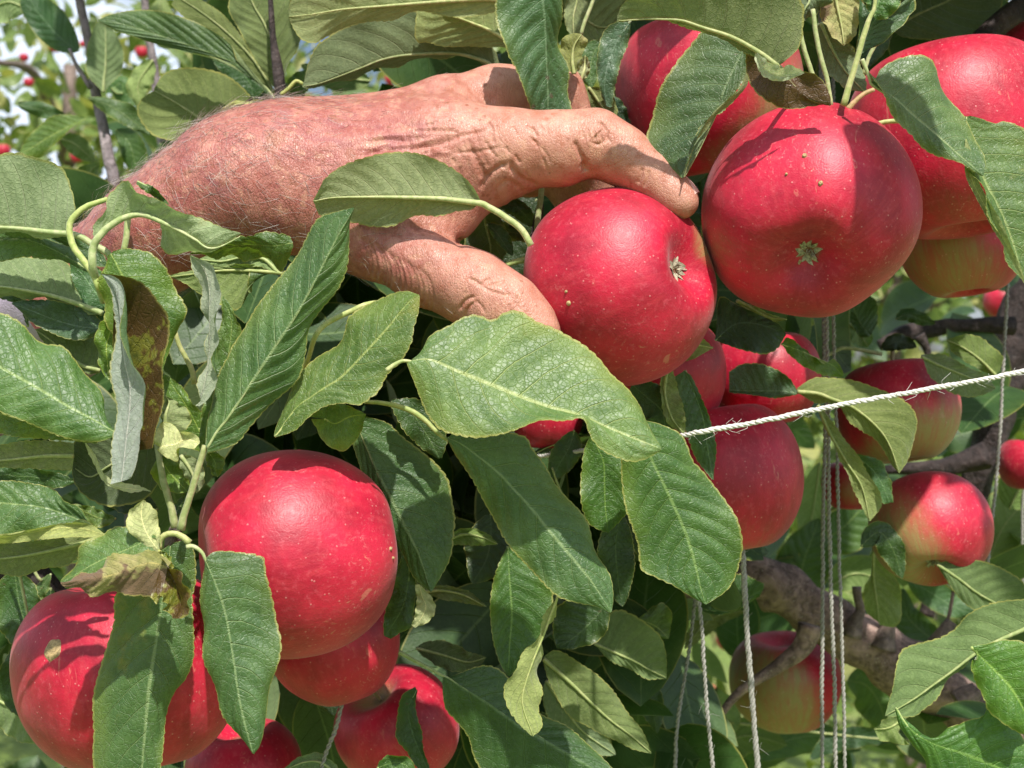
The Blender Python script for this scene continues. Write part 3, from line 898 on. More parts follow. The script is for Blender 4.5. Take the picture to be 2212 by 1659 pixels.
# wrinkles fanning over the index knuckle and the back of the hand
rw = np.random.RandomState(4)
for k in range(46):
    x0 = rw.uniform(860, 1180); y0 = rw.uniform(250, 370); l = rw.uniform(14, 45); a = math.radians(rw.uniform(55, 95) + (x0 - 1000) * -.12)
    HL.append((f"{x0:.0f},{y0:.0f} {x0+l*math.cos(a)*.5+rw.uniform(-4,4):.0f},{y0+l*math.sin(a)*.5:.0f} {x0+l*math.cos(a):.0f},{y0+l*math.sin(a):.0f}", -rw.uniform(.18, .4), 3.4, A_))
for k in range(34):
    x0 = rw.uniform(700, 980); y0 = 200 + rw.uniform(0, 150); l = rw.uniform(40, 110); a = math.radians(rw.uniform(-18, 4))
    HL.append((f"{x0:.0f},{y0:.0f} {x0+l*.5:.0f},{y0+l*math.sin(a)*.5+rw.uniform(-4,4):.0f} {x0+l:.0f},{y0+l*math.sin(a):.0f}", rw.choice([-.3, .3]), 4.5, W_))
HL += [("620,262 720,238 840,222 960,190", .9, 13, W_), ("640,330 760,300 860,290 960,262", .8, 14, W_), ("980,160 1010,180 1040,205 1075,225", -1.0, 12, (0, 45))]
# thumb: skin folds at the root, joint creases
for k in range(15):
    x0 = 770 + k * 10 + rw.uniform(-3, 3); y0 = 500 + k * 5.5
    HL.append((f"{x0:.0f},{y0:.0f} {x0+18:.0f},{y0+34:.0f} {x0+24:.0f},{y0+70:.0f} {x0+20:.0f},{y0+105:.0f}", -.30, 3.6, A_))
HL += [("1005,537 996,524 985,512 960,500 925,492 880,488", -2.2, 9, A_), ("1012,600 1028,608 1040,615 1052,604 1066,602", -.55, 3.5, A_), ("1040,615 1058,628 1080,634 1102,640", -.45, 3.5, A_),
       ("1052,618 1072,612 1090,606", -.4, 3.5, A_), ("990,672 1000,655 1012,645 1028,640", -.5, 4, A_), ("1004,690 1010,668 1024,652", -.45, 3.5, A_), ("1026,648 1040,662 1046,676", -.3, 3, A_)]
for k in range(9):
    x0 = 1085 + k * 7; y0 = 622 + k * 9
    HL.append((f"{x0:.0f},{y0:.0f} {x0+14:.0f},{y0+12:.0f} {x0+32:.0f},{y0+16:.0f}", -.16, 3, A_))

person = thing('person', 'sunburnt hairy arm in lilac sleeve, its hand closed around the apple', 'person', H(600, 370, 10))
V, F, N, burn, wr, hpx, hpy = build_person(HAND)
link('body', make_mesh('body', V, F, mat=M_SKIN, attrs={'sunburn': burn, 'wrinkle': wr}), person, H(600, 370, 10))

# pale hairs, dense on the wrist and forearm
def build_hair():
    r = np.random.RandomState(11)
    ok = (hpx > 40) & (hpx < 1110) & (N[:, 1] < .35)
    ok &= ~((hpx > 1020) & (hpy > 380))
    I = np.nonzero(ok)[0]
    w = np.clip((860 - hpx[I]) / 330., .035, 1) * np.clip(1.1 - (hpy[I] > 520) * .6, 0, 1)
    w = np.where((hpx[I] > 740) & (hpx[I] < 900) & (hpy[I] > 490), .25, w)
    w = w * np.where(hpx[I] < 300, .5, 1)
    w = w * np.linalg.norm(np.c_[np.ones(len(I)), 0.8 * (N[I, 2] > .5)], axis=1)
    w /= w.sum()
    pick = r.choice(I, 2100, p=w)
    parts = ([], [])
    for i in pick:
        n = N[i]; base = V[i]
        a = math.radians(r.normal(28 if hpy[i] < 480 else 12, 24))
        flow = np.array([-math.cos(a) if r.rand() < .25 else math.cos(a), -.1, -math.sin(a)])
        flow = unit(flow - n * (flow @ n))
        side = np.cross(n, flow)
        l = r.uniform(.004, .0125) * (1.0 if hpx[i] < 760 else .6)
        lift = abs(r.normal(.10, .16)) + .03
        bend = r.normal(0, .35)
        p1 = base + (flow + side * bend + n * lift * 1.5) * l * .5
        p2 = base + (flow + n * lift * .9 - side * bend * .2) * l
        q = np.array([base - n * .0004, p1, p2])
        t = np.linspace(0, 1, 5)[:, None]
        c = (1 - t) ** 2 * q[0] + 2 * t * (1 - t) * q[1] + t ** 2 * q[2]
        kk = int(r.rand() < .38)
        parts[kk].append(tube_arrays(c, np.linspace(.000066, .000024, 5) * (1 - .2 * kk), 3, caps=False))
    return tube_mesh('hair', parts[0], M_HAIR), tube_mesh('hair', parts[1], M_HAIRD)
_h1, _h2 = build_hair()
link('hair', _h1, person, H(600, 370, 10), label='white hairs on the forearm')
link('hair', _h2, person, H(600, 370, 10), label='dark hairs on the forearm')

# fingernail on the far upper side of the index finger tip
def build_nail(p, axis, up, L, W, rad):
    axis = unit(np.array(axis, float)); up = unit(np.array(up, float) - axis * np.dot(axis, up)); s = np.cross(axis, up)
    t = np.linspace(0, 1, 12)[:, None]; w = np.linspace(-1, 1, 11)[None, :]
    ww = w * W * (1 - .25 * np.clip(t - .7, 0, 1) ** 2 * 11 * .5)
    a = ww / rad
    V = p + (t * L)[..., None] * axis + (np.sin(a) * rad)[..., None] * s + ((np.cos(a) - 1) * rad + .0004 - .9 * (t - .4) ** 2 * .0016)[..., None] * up
    T = np.stack([V, V - up * .0005], 0).reshape(-1, 3)
    F = grid_faces(12, 11); n = 132
    return make_mesh('fingernail', T, np.vstack([F, F[:, ::-1] + n]), mat=M_NAIL)
_c = H(1470, 424, -13)
link('fingernail', build_nail(H(1452, 404, -11.5) + .0060 * unit(np.array([.62, -.42, .64])), (.66, -.12, -.74), (.62, -.46, .62), 0.0082, .0044, .0056), person, _c)

# lilac sleeve round the forearm, cut by the left edge of the view
def build_sleeve():
    c = np.linspace(H(150, 640, 36), H(-300, 928, 66), 40)
    r = np.linspace(160, 215, 40) * K * HD
    def fold(t, a): return 1 + .05 * np.sin(6 * a + 9 * t) + .035 * np.sin(3 * a - 21 * t) + .06 * np.exp(-(t / .03) ** 2)
    Vs, Fs, Ts = tube_arrays(c, r, 48, fold, caps=False)
    Vs = Vs.reshape(40, 48, 3); Vs[:, :, 1] = c[:, None, 1] + (Vs[:, :, 1] - c[:, None, 1]) * 1.5
    return tube_mesh('sleeve', [(Vs.reshape(-1, 3), Fs, None)], M_CLOTH)
link('sleeve', build_sleeve(), person, H(600, 370, 10))
# ---------------------------------------------------------------- ground and far orchard
def plane_mesh(name, x0, x1, y0, y1, z, mat, n=60):
    xs = np.linspace(x0, x1, n); ys = np.linspace(y0, y1, n)
    X, Y = np.meshgrid(xs, ys, indexing='ij')
    Z = z + .03 * np.sin(X * 1.3) * np.cos(Y * .9)
    return make_mesh(name, np.stack([X, Y, Z], -1).reshape(-1, 3), grid_faces(n, n), mat=mat)
_g = NT('orchard_grass'); _ob = _g.obj()
_n = _g.noise(_ob, 9, 6, .7); _n2 = _g.noise(_ob, .8, 3, .5)
_c = _g.mix(_g.rng(_n, .3, .7), (0.09, 0.15, 0.02), (0.22, 0.30, 0.055))
_c = _g.mix(_g.rng(_n2, .45, .65, 0, .6), _c, (0.30, 0.30, 0.11))
_g.put(_g.bsdf.inputs['Base Color'], _c); _g.bsdf.inputs['Roughness'].default_value = .9
_g.put(_g.bsdf.inputs['Normal'], _g.bump(_n, .05, 1))
o = link('ground', plane_mesh('ground', -120, 120, -20, 220, -.05, _g.m)); o['kind'] = 'structure'; o['label'] = 'sunlit orchard grass far below the branches'

# neighbouring apple trees, out of focus behind
rs = np.random.RandomState(21)
far_specs = [(-1.35, 4.3, 2.75, .95, 'blurred green apple tree dotted with red fruit behind the twig at upper left'),
             (-2.6, 6.4, 3.3, 1.2, 'distant apple tree low beside the sky gap at the left edge'),
             (.45, 5.2, 2.5, 1.0, 'blurred apple tree seen only in chinks above the hand'),
             (1.7, 4.4, 2.2, .95, 'sunny blurred apple tree seen through the gaps at lower right'),
             (.98, 3.5, 2.55, .85, 'blurred yellow-green apple tree behind the gap left of the dark limb'),
              (3.2, 7.0, 3.0, 1.3, 'farthest apple tree behind the dark limb at the right edge')]
for (tx, ty, th, tw, lab) in far_specs:
    t = thing('apple_tree', lab, 'tree', (tx, ty, 0), 'neighbouring apple trees out of focus')
    p = np.array([[tx, ty, 0], [tx + .05, ty, .7], [tx - .03, ty + .05, 1.5], [tx, ty, th * .9]])
    link('trunk', tube_mesh('trunk', [tube_arrays(resample(p, 30), np.linspace(.06, .02, 30), 10)], M_BARK), t, (tx, ty, 0))
    br = []
    for k in range(9):
        a = rs.uniform(0, 6.3); z0 = rs.uniform(.6, th * .8)
        q = np.array([[tx, ty, z0], [tx + .4 * tw * math.cos(a), ty + .4 * tw * math.sin(a), z0 + .2], [tx + .85 * tw * math.cos(a), ty + .85 * tw * math.sin(a), z0 + .15]])
        br.append(tube_arrays(resample(q, 14), np.linspace(.022, .007, 14), 6))
    link('branches', tube_mesh('branches', br, M_BARK), t, (tx, ty, 0))
    clumps = [np.array([tx + rs.normal(0, .45) * tw, ty + rs.normal(0, .4) * tw, rs.uniform(.5, th)]) for _ in range(26)]
    cs = [clumps[rs.randint(len(clumps))] + rs.normal(0, .17, 3) * tw for _ in range(2600)]
    Vc, Fc, Uc = leaf_cloud(2600, lambda i: cs[i], lambda i: rs.uniform(.055, .095), rs)
    link('crown', make_mesh('crown', Vc, Fc, uv=Uc, mat=M_FILL), t, (tx, ty, 0), tint=(1.45, 1.25, .9, 0))

# ---------------------------------------------------------------- the young tree at upper left
YT = P(215, 400, .86)
ytree = thing('apple_tree', 'slender grey stem of a young apple tree with soft leaves at upper left', 'tree', (YT[0], YT[1], 0), 'apple trees')
branch('trunk', "166,-60 172,0 186,66 198,125 204,183 214,235 226,290 236,350 246,400 262,640 285,1200 300,2200", [9, 10, 12.5, 12, 13, 13.5, 13, 14, 15, 18, 22, 30], .86, M_STEM, ytree, rough=.05)
branch('twig', "150,105 162,135 178,162 196,190", [3.5, 4, 5, 6], .85, M_STEM, ytree, seg=10)
branch('twig', "310,-30 318,60 330,130 344,250 352,330", [8, 8, 9, 9, 10], 1.0, M_STEM, ytree, seg=10)

# ---------------------------------------------------------------- the tree in front
NB = np.array([-.32, .95, 0.0])
near = thing('apple_tree', 'nearest apple tree, its sunlit toothed leaves spreading around the hand', 'tree', NB, 'apple trees')
_np = np.array([[-.32, .95, -.05], [-.30, .93, .5], [-.27, .86, .95], P(-420, 1900, .72), P(-120, 1180, .60)])
link('trunk', tube_mesh('trunk', [tube_arrays(resample(_np, 60), np.linspace(.05, .006, 60), 18, lambda t, a: 1 + .06 * np.sin(3 * a + 9 * t) + .05 * np.sin(40 * t + a))], M_BARK), near, NB)
TB = np.array([.40, 1.02, 0.0])
tree = thing('apple_tree', 'second apple tree just behind, with the knobbly brown branch and dark limb at right', 'tree', TB, 'apple trees')
_tp = np.array([[.40, 1.02, -.05], [.41, 1.02, .5], [.37, 1.0, .95], P(2290, 1900, .98), P(2150, 1560, .92)])
link('trunk', tube_mesh('trunk', [tube_arrays(resample(_tp, 60), np.linspace(.06, .028, 60), 18, lambda t, a: 1 + .06 * np.sin(3 * a + 9 * t) + .05 * np.sin(40 * t + a))], M_BARK), tree, TB)
branch('branch', "1180,1275 1300,1262 1420,1272 1540,1262 1640,1250 1720,1295 1800,1350 1880,1395 1950,1440 2020,1490 2100,1540 2200,1600 2320,1700", [8, 13, 18, 26, 42, 52, 54, 58, 64, 52, 46, 50, 58], .80, M_BROWN, tree, seg=28, rough=.11, knots=((.66, .12, .02), (.40, .12, .012), (.78, .16, .015)), label='thick knobbly brown branch crossing the lower right')
branch('spur', "1838,1375 1846,1345 1858,1318 1852,1290 1851,1268", [22, 17, 11, 9, 11], .785, M_BARK, tree, seg=14, rough=.16)
branch('spur', "1905,1400 1912,1372 1920,1350 1921,1318", [30, 20, 12, 9], .785, M_BARK, tree, seg=14, rough=.16)
branch('spur', "2000,1440 2020,1400 2042,1362 2055,1342", [30, 22, 17, 13], .78, M_BARK, tree, seg=14, rough=.2)
branch('spur', "2070,1520 2092,1505 2112,1490", [26, 24, 17], .77, M_BARK, tree, seg=14, rough=.2)
branch('twig', "1750,1350 1742,1378 1722,1408 1680,1440 1625,1475 1580,1512 1548,1560 1522,1622 1500,1720", [27, 21, 15, 11, 9, 8, 8, 8, 9], .74, M_BROWN, tree, seg=14, rough=.12, label='thin reddish twig bending down from the thick branch')
branch('twig', "2045,1350 2052,1320 2058,1285 2062,1250", [4, 4, 4, 4], .8, M_BROWN, tree, seg=8)
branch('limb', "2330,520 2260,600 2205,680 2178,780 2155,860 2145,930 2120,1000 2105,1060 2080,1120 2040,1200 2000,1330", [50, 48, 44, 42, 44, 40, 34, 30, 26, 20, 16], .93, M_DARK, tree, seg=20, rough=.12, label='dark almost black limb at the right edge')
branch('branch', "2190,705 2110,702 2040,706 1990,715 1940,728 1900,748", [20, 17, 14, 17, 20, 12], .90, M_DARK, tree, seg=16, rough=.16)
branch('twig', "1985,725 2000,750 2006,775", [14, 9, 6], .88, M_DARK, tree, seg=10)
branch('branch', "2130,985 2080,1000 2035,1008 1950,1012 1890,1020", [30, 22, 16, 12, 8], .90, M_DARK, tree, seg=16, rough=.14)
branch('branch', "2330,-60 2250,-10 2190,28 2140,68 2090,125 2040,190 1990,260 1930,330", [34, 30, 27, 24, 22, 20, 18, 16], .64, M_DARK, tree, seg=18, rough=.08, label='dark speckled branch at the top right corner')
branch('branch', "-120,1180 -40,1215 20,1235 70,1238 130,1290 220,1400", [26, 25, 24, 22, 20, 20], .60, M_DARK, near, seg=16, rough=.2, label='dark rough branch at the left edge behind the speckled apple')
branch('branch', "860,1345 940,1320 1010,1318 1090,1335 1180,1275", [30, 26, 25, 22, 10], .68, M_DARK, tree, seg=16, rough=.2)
branch('branch', "1000,1750 960,1640 985,1580 1020,1500 1040,1420 1060,1330", [28, 24, 22, 20, 20, 22], .70, M_BARK, tree, seg=16, rough=.15)
# twigs and nodes carrying the near leaves
branch('spur', "380,1330 374,1240 372,1190 374,1160 382,1138", [8, 11, 15, 17, 12], .50, M_BARK, near, seg=14, rough=.25, label='scaly bud spur between the two lower left apples')
branch('spur', "1800,330 1812,262 1818,240 1824,228", [9, 10, 12, 10], .545, M_BARK, near, seg=14, rough=.25)
branch('twig', "640,300 618,250 610,215 606,196 602,160 590,80 582,-20", [11, 12, 13, 12, 7, 6, 5], .66, M_DARK, tree, seg=12, rough=.12)
branch('twig', "1140,620 1142,590 1146,560 1150,540 1168,440", [9, 9, 11, 10, 7], .555, M_DARK, near, seg=12, rough=.25)
branch('twig', "1170,400 1168,430 1162,470 1158,520", [6.5, 6.5, 6.5, 6.5], .55, M_STALK, near, seg=10, rough=.03)

def stalk(pts, r, d, tint=(1, 1, 1), label=None):
    p = S(pts, d); c = resample(p, max(12, int(length(p) / .002)))
    rr = np.broadcast_to(np.interp(np.linspace(0, 1, len(c)), np.linspace(0, 1, len(np.atleast_1d(r))), np.atleast_1d(r)) if np.ndim(r) else r, (len(c),)) * K * d * .86
    V, F, T = tube_arrays(c, rr, 10, lambda t, a: 1 + .05 * np.sin(30 * t + a))
    return link('leaf_stalk', tube_mesh('leaf_stalk', [(V, F, T)], M_STALK), near if d < .56 else tree, c[0], tint=tuple(tint) + (1,), label=label)
stalk("1892,-20 1888,20 1877,42 1862,90 1848,140 1838,172 1822,228", [5, 5, 7, 7, 7.5, 8, 9], .49, (1.1, 1.05, .9))
stalk("1756,20 1762,70 1772,120 1786,170 1795,230", [6, 6, 6, 6, 6.5], .50)
stalk("1728,70 1738,110 1748,140 1758,170", [6, 6, 6, 6], .50)
stalk("1892,95 1876,125 1866,160", [5, 5, 5], .53)
stalk("1948,262 1925,262 1900,266 1880,275", [6, 6, 6, 7], .505, (1.1, 1.05, .9))
stalk("1888,193 1866,203 1846,220 1830,238", [5.5, 6, 6.5, 8], .50, (1.25, .75, .8), label='pinkish fruit stalk above the big right-hand apple')
stalk("1072,581 1090,574 1112,566 1138,560", [7, 7, 7.5, 9], .53, (1.0, 1.1, .8))
stalk("640,-20 655,40 690,90 700,140", [3, 3, 3, 3], .9)
stalk("343,1186 344,1170 354,1157 372,1152 392,1158 410,1173", [9, 8, 7.5, 7.5, 8, 9], .455, (1.1, 1.05, .9))
stalk("443,962 432,1000 420,1040 408,1080 398,1110 390,1145", [7, 8, 8.5, 8.5, 9, 11], .458, (.85, .85, .8))
stalk("340,960,8 344,990,4 352,1035 362,1070 372,1105 378,1140", [8, 8, 9, 9, 11], .468, (.85, .85, .8))
stalk("655,800,18 668,768,8 680,728 700,703 728,686 760,672 790,658 835,652,8", [6, 6.5, 7, 7, 7, 6], .475, (1.15, 1.15, .95))
stalk("787,868 830,871 880,884 915,905 945,935 966,950", [5, 6, 7, 7, 6, 5], .49, (.95, 1, .8))
stalk("372,690 385,740 400,770 415,800 420,830", [6, 6, 6, 7, 7], .50, (1.0, .9, .8))
stalk("1192,1010 1210,1060 1240,1130", [3, 3, 3], .60)
stalk("1782,1112 1850,1070 1905,1012", [4, 5, 5], .78)
stalk("1932,1152 1980,1210 2040,1260 2100,1300", [4, 4, 4, 4], .7)
stalk("1785,770 1820,752 1860,756 1905,765", [4, 5, 5, 5], .70)
stalk("10,1130 30,1190 50,1280 62,1340", [4, 4, 4, 4], .53, (1, 1.1, 1))
stalk("60,950 80,1010 90,1100 75,1225 90,1255", [4, 4, 4, 4, 4], .56)
stalk("2600,1590 2200,1560 1990,1600 1560,1560", [3, 3, 3, 3], .9)
# ---------------------------------------------------------------- apples
G1 = 'red apples hanging on the near tree'
apple('bright red apple held between thumb and fingertips, its dried calyx turned to the right', 1345, 618, 212, .520, axis=(.73, -.63, .20), squash=.92, group=G1, green=((.93, -.05, .50), .8, .09), seed=3, n=120, dim=(.34, .27), lobes=.03, scabs=((1226, 663, 5), (1222, 640, 3)))
apple('largest red apple with its calyx facing the viewer, right of the fingertips', 1752, 461, 231, .515, axis=(-.19, -.76, -.62), squash=.94, group=G1, green=[((-.9, -.2, -.45), .35, .3)], seed=5, n=120, dim=(.34, .31), lobes=.075, scabs=((1697, 369, 5), (1724, 428, 5), (1688, 622, 5), (1660, 405, 3)))
apple('red apple at the upper right, crossed by one green serrated leaf', 2072, 301, 233, .575, axis=(.1, -.1, -.99), group=G1, green=((.1, -.5, -.9), .35, .35), seed=6, squash=.97)
apple('tall red apple behind the dark folded leaf at the top, right of the hand', 1532, 196, 205, .585, axis=(.2, .1, -.97), group=G1, green=((.75, -.3, -.6), .95, .6), seed=7, squash=.95)
apple('big glossy red apple at lower left beside two hanging leaves', 643, 1197, 226, .492, axis=(.94, .33, .08), group=G1, seed=8, n=120, squash=.98, green=((-.2, -.1, -.98), .35, .25), dim=(.12, .20), scabs=((846, 1176, 4), (850, 1196, 3)))
apple('dark red apple at the bottom left corner with a round tan scab', 285, 1448, 240, .530, axis=(.1, -.05, -.99), group=G1, seed=9, n=110, scabs=((185, 1369, 20),))
apple('red apple tucked directly beneath the big glossy lower left apple', 726, 1388, 142, .565, axis=(.2, .2, -.95), group=G1, seed=10, green=((-.1, -.5, -.85), .25, .35))
apple('red apple with a yellow-green stalk hollow at the bottom, behind a small twisted leaf', 862, 1572, 136, .60, axis=(.45, .35, -.80), group=G1, seed=11, green=((-.55, -.35, .8), 1.0, .18), stem=True)
apple('red apple cut by the bottom edge, under the tip of the hanging leaf', 528, 1672, 128, .61, axis=(.1, .1, -.98), group=G1, seed=12, calyx=False)
apple('speckled red apple just below the white diagonal twine', 1558, 1034, 177, .60, axis=(.15, -.1, -.98), group=G1, seed=13, squash=1.0, green=((0, -.5, -.9), .4, .4))
apple('shaded red apple half hidden behind the held apple', 1424, 812, 150, .60, axis=(0, .1, -1), group=G1, seed=14)
apple('dark red apple behind the blue-green leaf, under the largest apple', 1648, 812, 120, .64, axis=(0, .1, -1), group=G1, seed=15)
apple('dull apple, red above and yellow-green below, behind the olive leaf under the twine', 1942, 888, 132, .70, axis=(.1, -.15, -.98), group=G1, seed=16, green=[((.3, -.45, -.75), 1.15, .9)], stem=True)
apple('purple-red and yellow apple with its dark calyx facing down, at right below the limb', 2010, 1142, 128, .68, axis=(-.10, -.60, -.78), group=G1, seed=17, green=[((-.85, -.35, -.38), 1.0, .9)])
apple('olive-green apple with a brown blemish behind the upper right apple', 2080, 527, 132, .63, axis=(.1, -.1, -1), group=G1, seed=18, green=[((-.6, -.6, -.5), .68, .95)])
apple('pale green and red apple behind the three vertical strings at lower right', 1697, 1472, 120, .84, axis=(.05, .1, -1), group=G1, seed=19, green=[((-.6, -.6, -.3), 1.3, .95)], n=70)
apple('violet-red apple cut by the top right corner', 2248, 122, 98, .66, axis=(.1, .1, -1), group=G1, seed=20, n=60)
apple('small dark piece of red apple under the large central leaf', 1182, 905, 76, .64, axis=(0, 0, -1), group=G1, seed=21, n=50)
apple('brownish red apple hidden behind the long drooping leaves below the twine', 1838, 1048, 62, .78, axis=(0, 0, -1), group=G1, seed=22, n=50, green=((0, -.8, 0), .5, .6))
apple('red apple peeping out at right beside the bright green leaf', 2108, 1472, 62, .90, axis=(0, 0, -1), group=G1, seed=23, n=50)
apple('red apple at the bottom edge under the olive leaf tip', 1400, 1692, 96, .76, axis=(0, 0, -1), group=G1, seed=24, n=50)
apple('pink-red apple cut by the right edge beside the limb', 2222, 1002, 66, .86, axis=(0, 0, -1), group=G1, seed=25, n=50)
apple('pink apple seen just above the knuckles under the dark leaf', 1012, 140, 50, .95, axis=(0, 0, -1), group=G1, seed=26, n=50)
G2 = 'small out of focus apples in the background'
for i, (x, y, r, d, lab) in enumerate([
    (120, 100, 15, 3.4, 'blurred red apple left of the grey stem, near the top'),
    (62, 178, 11, 3.6, 'tiny dark red apple against the white sky gap'),
    (52, 124, 10, 3.6, 'faint dull red apple above the sky gap'),
    (6, 325, 16, 3.2, 'blurred bright red apple on the left edge'),
    (166, 338, 15, 3.2, 'blurred red apple under the pointed leaf left of the stem'),
    (180, 95, 8, 3.6, 'reddish speck touching the grey stem'),
    (306, 112, 14, 3.6, 'brownish blurred apple right of the grey stem'),
    (846, 172, 15, 3.0, 'blurred red spot in the chink above the wrist'),
    (2166, 652, 40, 1.7, 'blurred red apple under the olive apple at right'),
    (1572, 1382, 26, 1.8, 'blurred red apple left of the thick string'),
    (1538, 1486, 7, 3.2, 'tiny red dot beside a thin string'),
    (1739, 1209, 15, 1.5, 'small pink fragment of apple between leaves, left of the three strings'),
    (2216, 1255, 34, 1.3, 'dim red apple on the right edge under the pale leaf'),
    (1222, 1000 - 830, 24, 1.2, 'dark red sliver of apple behind the brown-edged leaf at top')]):
    apple(lab, x, y, r, d, axis=(0, .1, -1), group=G2, seed=40 + i, n=26, calyx=False)
# ---------------------------------------------------------------- the near leaves: mid rib, one margin, other margin (photo pixels), distance
NLEAF = {'near': 0, 'tree': 0}
def lf(*a, **k):
    dd_ = k.get('d', a[3])
    k.setdefault('parent', near if dd_ < .56 else tree)
    NLEAF['near' if k['parent'] is near else 'tree'] += 1
    return leaf(*a, **k)
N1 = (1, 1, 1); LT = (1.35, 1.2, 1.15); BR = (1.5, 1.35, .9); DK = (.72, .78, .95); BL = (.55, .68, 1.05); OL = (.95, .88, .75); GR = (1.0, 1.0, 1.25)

# centre
lf("885,780 930,778 990,803 1050,826 1110,850 1180,876 1250,897 1310,924 1370,948 1428,970",
   "890,778 907,763 920,738 934,723 970,706 997,688 1024,679 1045,683 1065,690 1090,676 1120,676 1154,698 1204,713 1254,736 1287,766 1317,810 1354,840 1384,876 1400,913 1415,945 1429,968",
   "878,783 887,806 904,846 924,893 950,926 984,940 1027,946 1070,941 1120,933 1170,925 1210,926 1237,919 1257,909 1270,926 1284,950 1310,976 1360,995 1395,990 1428,972",
   .455, dl=6, dr=-3, tint=(1.3, 1.25, 1.15), spot=.18, bulge=1.2, stalk="835,800 852,788 868,780", label='largest leaf, broad and bright green with a yellow toothed margin, below the thumb')
lf("447,968 470,930 495,898 547,820 600,740 640,680 677,613 703,562 730,510 765,450",
   "444,962 445,913 457,866 473,820 500,776 507,753 527,713 550,670 583,630 627,562 663,500 690,470 727,458 764,448",
   "448,978 467,975 513,956 540,926 583,886 620,853 647,816 658,760 667,713 693,666 727,613 747,570 756,517 758,480 767,448",
   .452, dl=5, dr=5, tint=(.92, 1, 1.0), spot=.12, quilt=1.5, wav=.7, label='long narrow puckered leaf standing diagonally left of the thumb')
lf("593,943 637,883 672,858 707,835 737,816 787,766 837,710 880,656 905,637",
   "592,941 612,885 645,832 690,770 738,742 754,713 757,686 777,663 804,645 837,633 877,627 905,636",
   "596,944 640,928 668,900 700,872 737,866 774,876 797,863 814,846 824,820 837,800 870,773 890,740 895,703 904,670 907,641",
   .462, dl=4, dr=-2, tint=(1.3, 1.2, .85), spot=.42, label='spoon-shaped leaf with a reddish tip just under the thumb')
lf("1040,438 1020,436 980,431 937,427 837,424 780,424 737,425 705,428 677,434",
   "1040,437 1024,407 997,380 954,353 904,333 845,331 787,340 737,360 703,385 688,410 677,432",
   "1035,442 1014,452 977,450 930,457 887,470 844,485 797,492 765,484 735,478 690,466 677,436",
   .487, dl=-2, dr=3, face='U', tint=(1.2, 1.15, 1.1), quilt=.8, rr=1.15, bulge=1.5, stalk="1147,530 1130,500 1112,483 1097,473 1075,458 1054,447", label='pale downy underside of a leaf lying across the back of the hand')
lf("1160,-90 1170,-20 1176,30 1179,67 1182,133 1184,190 1184,240 1188,285",
   "1100,-80 1085,-20 1072,0 1075,67 1090,117 1110,150 1127,200 1150,240 1172,285",
   "1205,-80 1215,-30 1217,0 1211,50 1214,107 1225,153 1229,200 1231,240 1205,290",
   .523, dl=-3, dr=4, tint=(.62, .80, .95), quilt=1.6, ends=(-8, 6), label='dark blistered leaf hanging between the index and middle fingers')
# top row
lf("1100,5 1060,-2 1000,0 904,7 800,14 737,20 680,30 625,36",
   "1090,-30 1020,-60 900,-70 760,-60 660,-30 630,0 623,22",
   "1098,20 1010,35 904,26 850,40 804,45 737,68 700,83 677,92 650,83 630,53 624,36",
   .575, dl=-3, dr=3, face='U', tint=(1.15, 1.1, .95), rr=1.1, label='pale rounded leaf underside at the top edge, left of the dark leaf')
lf("1072,150 1054,135 1004,118 960,113 904,115 860,119 820,129 780,146 737,163 690,180 653,187",
   "1080,140 1060,100 980,60 904,25 830,35 740,60 700,85 683,100 667,133 655,178",
   "1068,150 1040,140 1004,124 904,124 860,134 820,148 780,163 737,174 700,186 655,190",
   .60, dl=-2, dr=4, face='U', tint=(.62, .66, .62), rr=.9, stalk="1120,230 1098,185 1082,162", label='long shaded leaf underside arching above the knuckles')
lf("1120,112 1100,92 1080,78 1050,62 1020,50 970,30 940,13 908,-8",
   "1120,90 1100,20 1070,-25 1000,-50 940,-45 905,-12",
   "1112,112 1087,104 1054,106 1020,105 954,98 925,92 900,88 902,50 904,0 907,-8",
   .585, dl=-2, dr=3, face='U', tint=(1.25, 1.2, .9), spot=.12, rr=1., label='square-cut yellowish leaf underside at the top, touching the dark leaf')
lf("1680,143 1654,122 1624,102 1574,75 1517,57 1474,43 1430,40 1390,40 1333,44",
   "1688,138 1724,103 1733,50 1720,-10 1600,-75 1450,-65 1380,-20 1345,10 1333,34",
   "1678,148 1650,128 1620,108 1570,82 1517,64 1474,50 1430,47 1390,46 1334,48",
   .470, dl=-6, dr=2, face='U', tint=(.98, .93, .82), spot=.1, quilt=.9, rr=1.0, stalk="1745,215,60 1722,190,38 1700,162,14", label='broad olive leaf underside across the top, over two red apples')
lf("1614,80 1606,105 1588,145 1570,185 1554,230 1530,280 1508,325 1476,384",
   "1612,70 1590,50 1530,63 1500,90 1474,123 1454,160 1424,207 1407,250 1395,293 1407,320 1437,353 1457,370 1472,384",
   "1620,90 1617,130 1614,150 1600,185 1584,205 1548,235 1520,272 1498,318 1482,362 1477,384",
   .500, dl=5, dr=-1, tint=(.72, .78, .85), quilt=1.2, label='dark green leaf pressed against the tall red apple at the top')
lf("1617,130 1610,170 1598,196 1570,218 1541,246 1517,275 1497,305 1485,340 1477,382",
   "1614,150 1600,185 1584,205 1548,235 1520,272 1498,318 1482,362 1476,384",
   "1619,130 1615,170 1604,198 1576,224 1548,252 1524,282 1505,310 1492,340 1480,382",
   .496, dl=0, dr=1, face='U', rib=False, tint=(1.05, .95, .8), teeth=.7, quilt=0, wav=.3, label='pale rolled edge of the dark leaf in front of the tall apple')
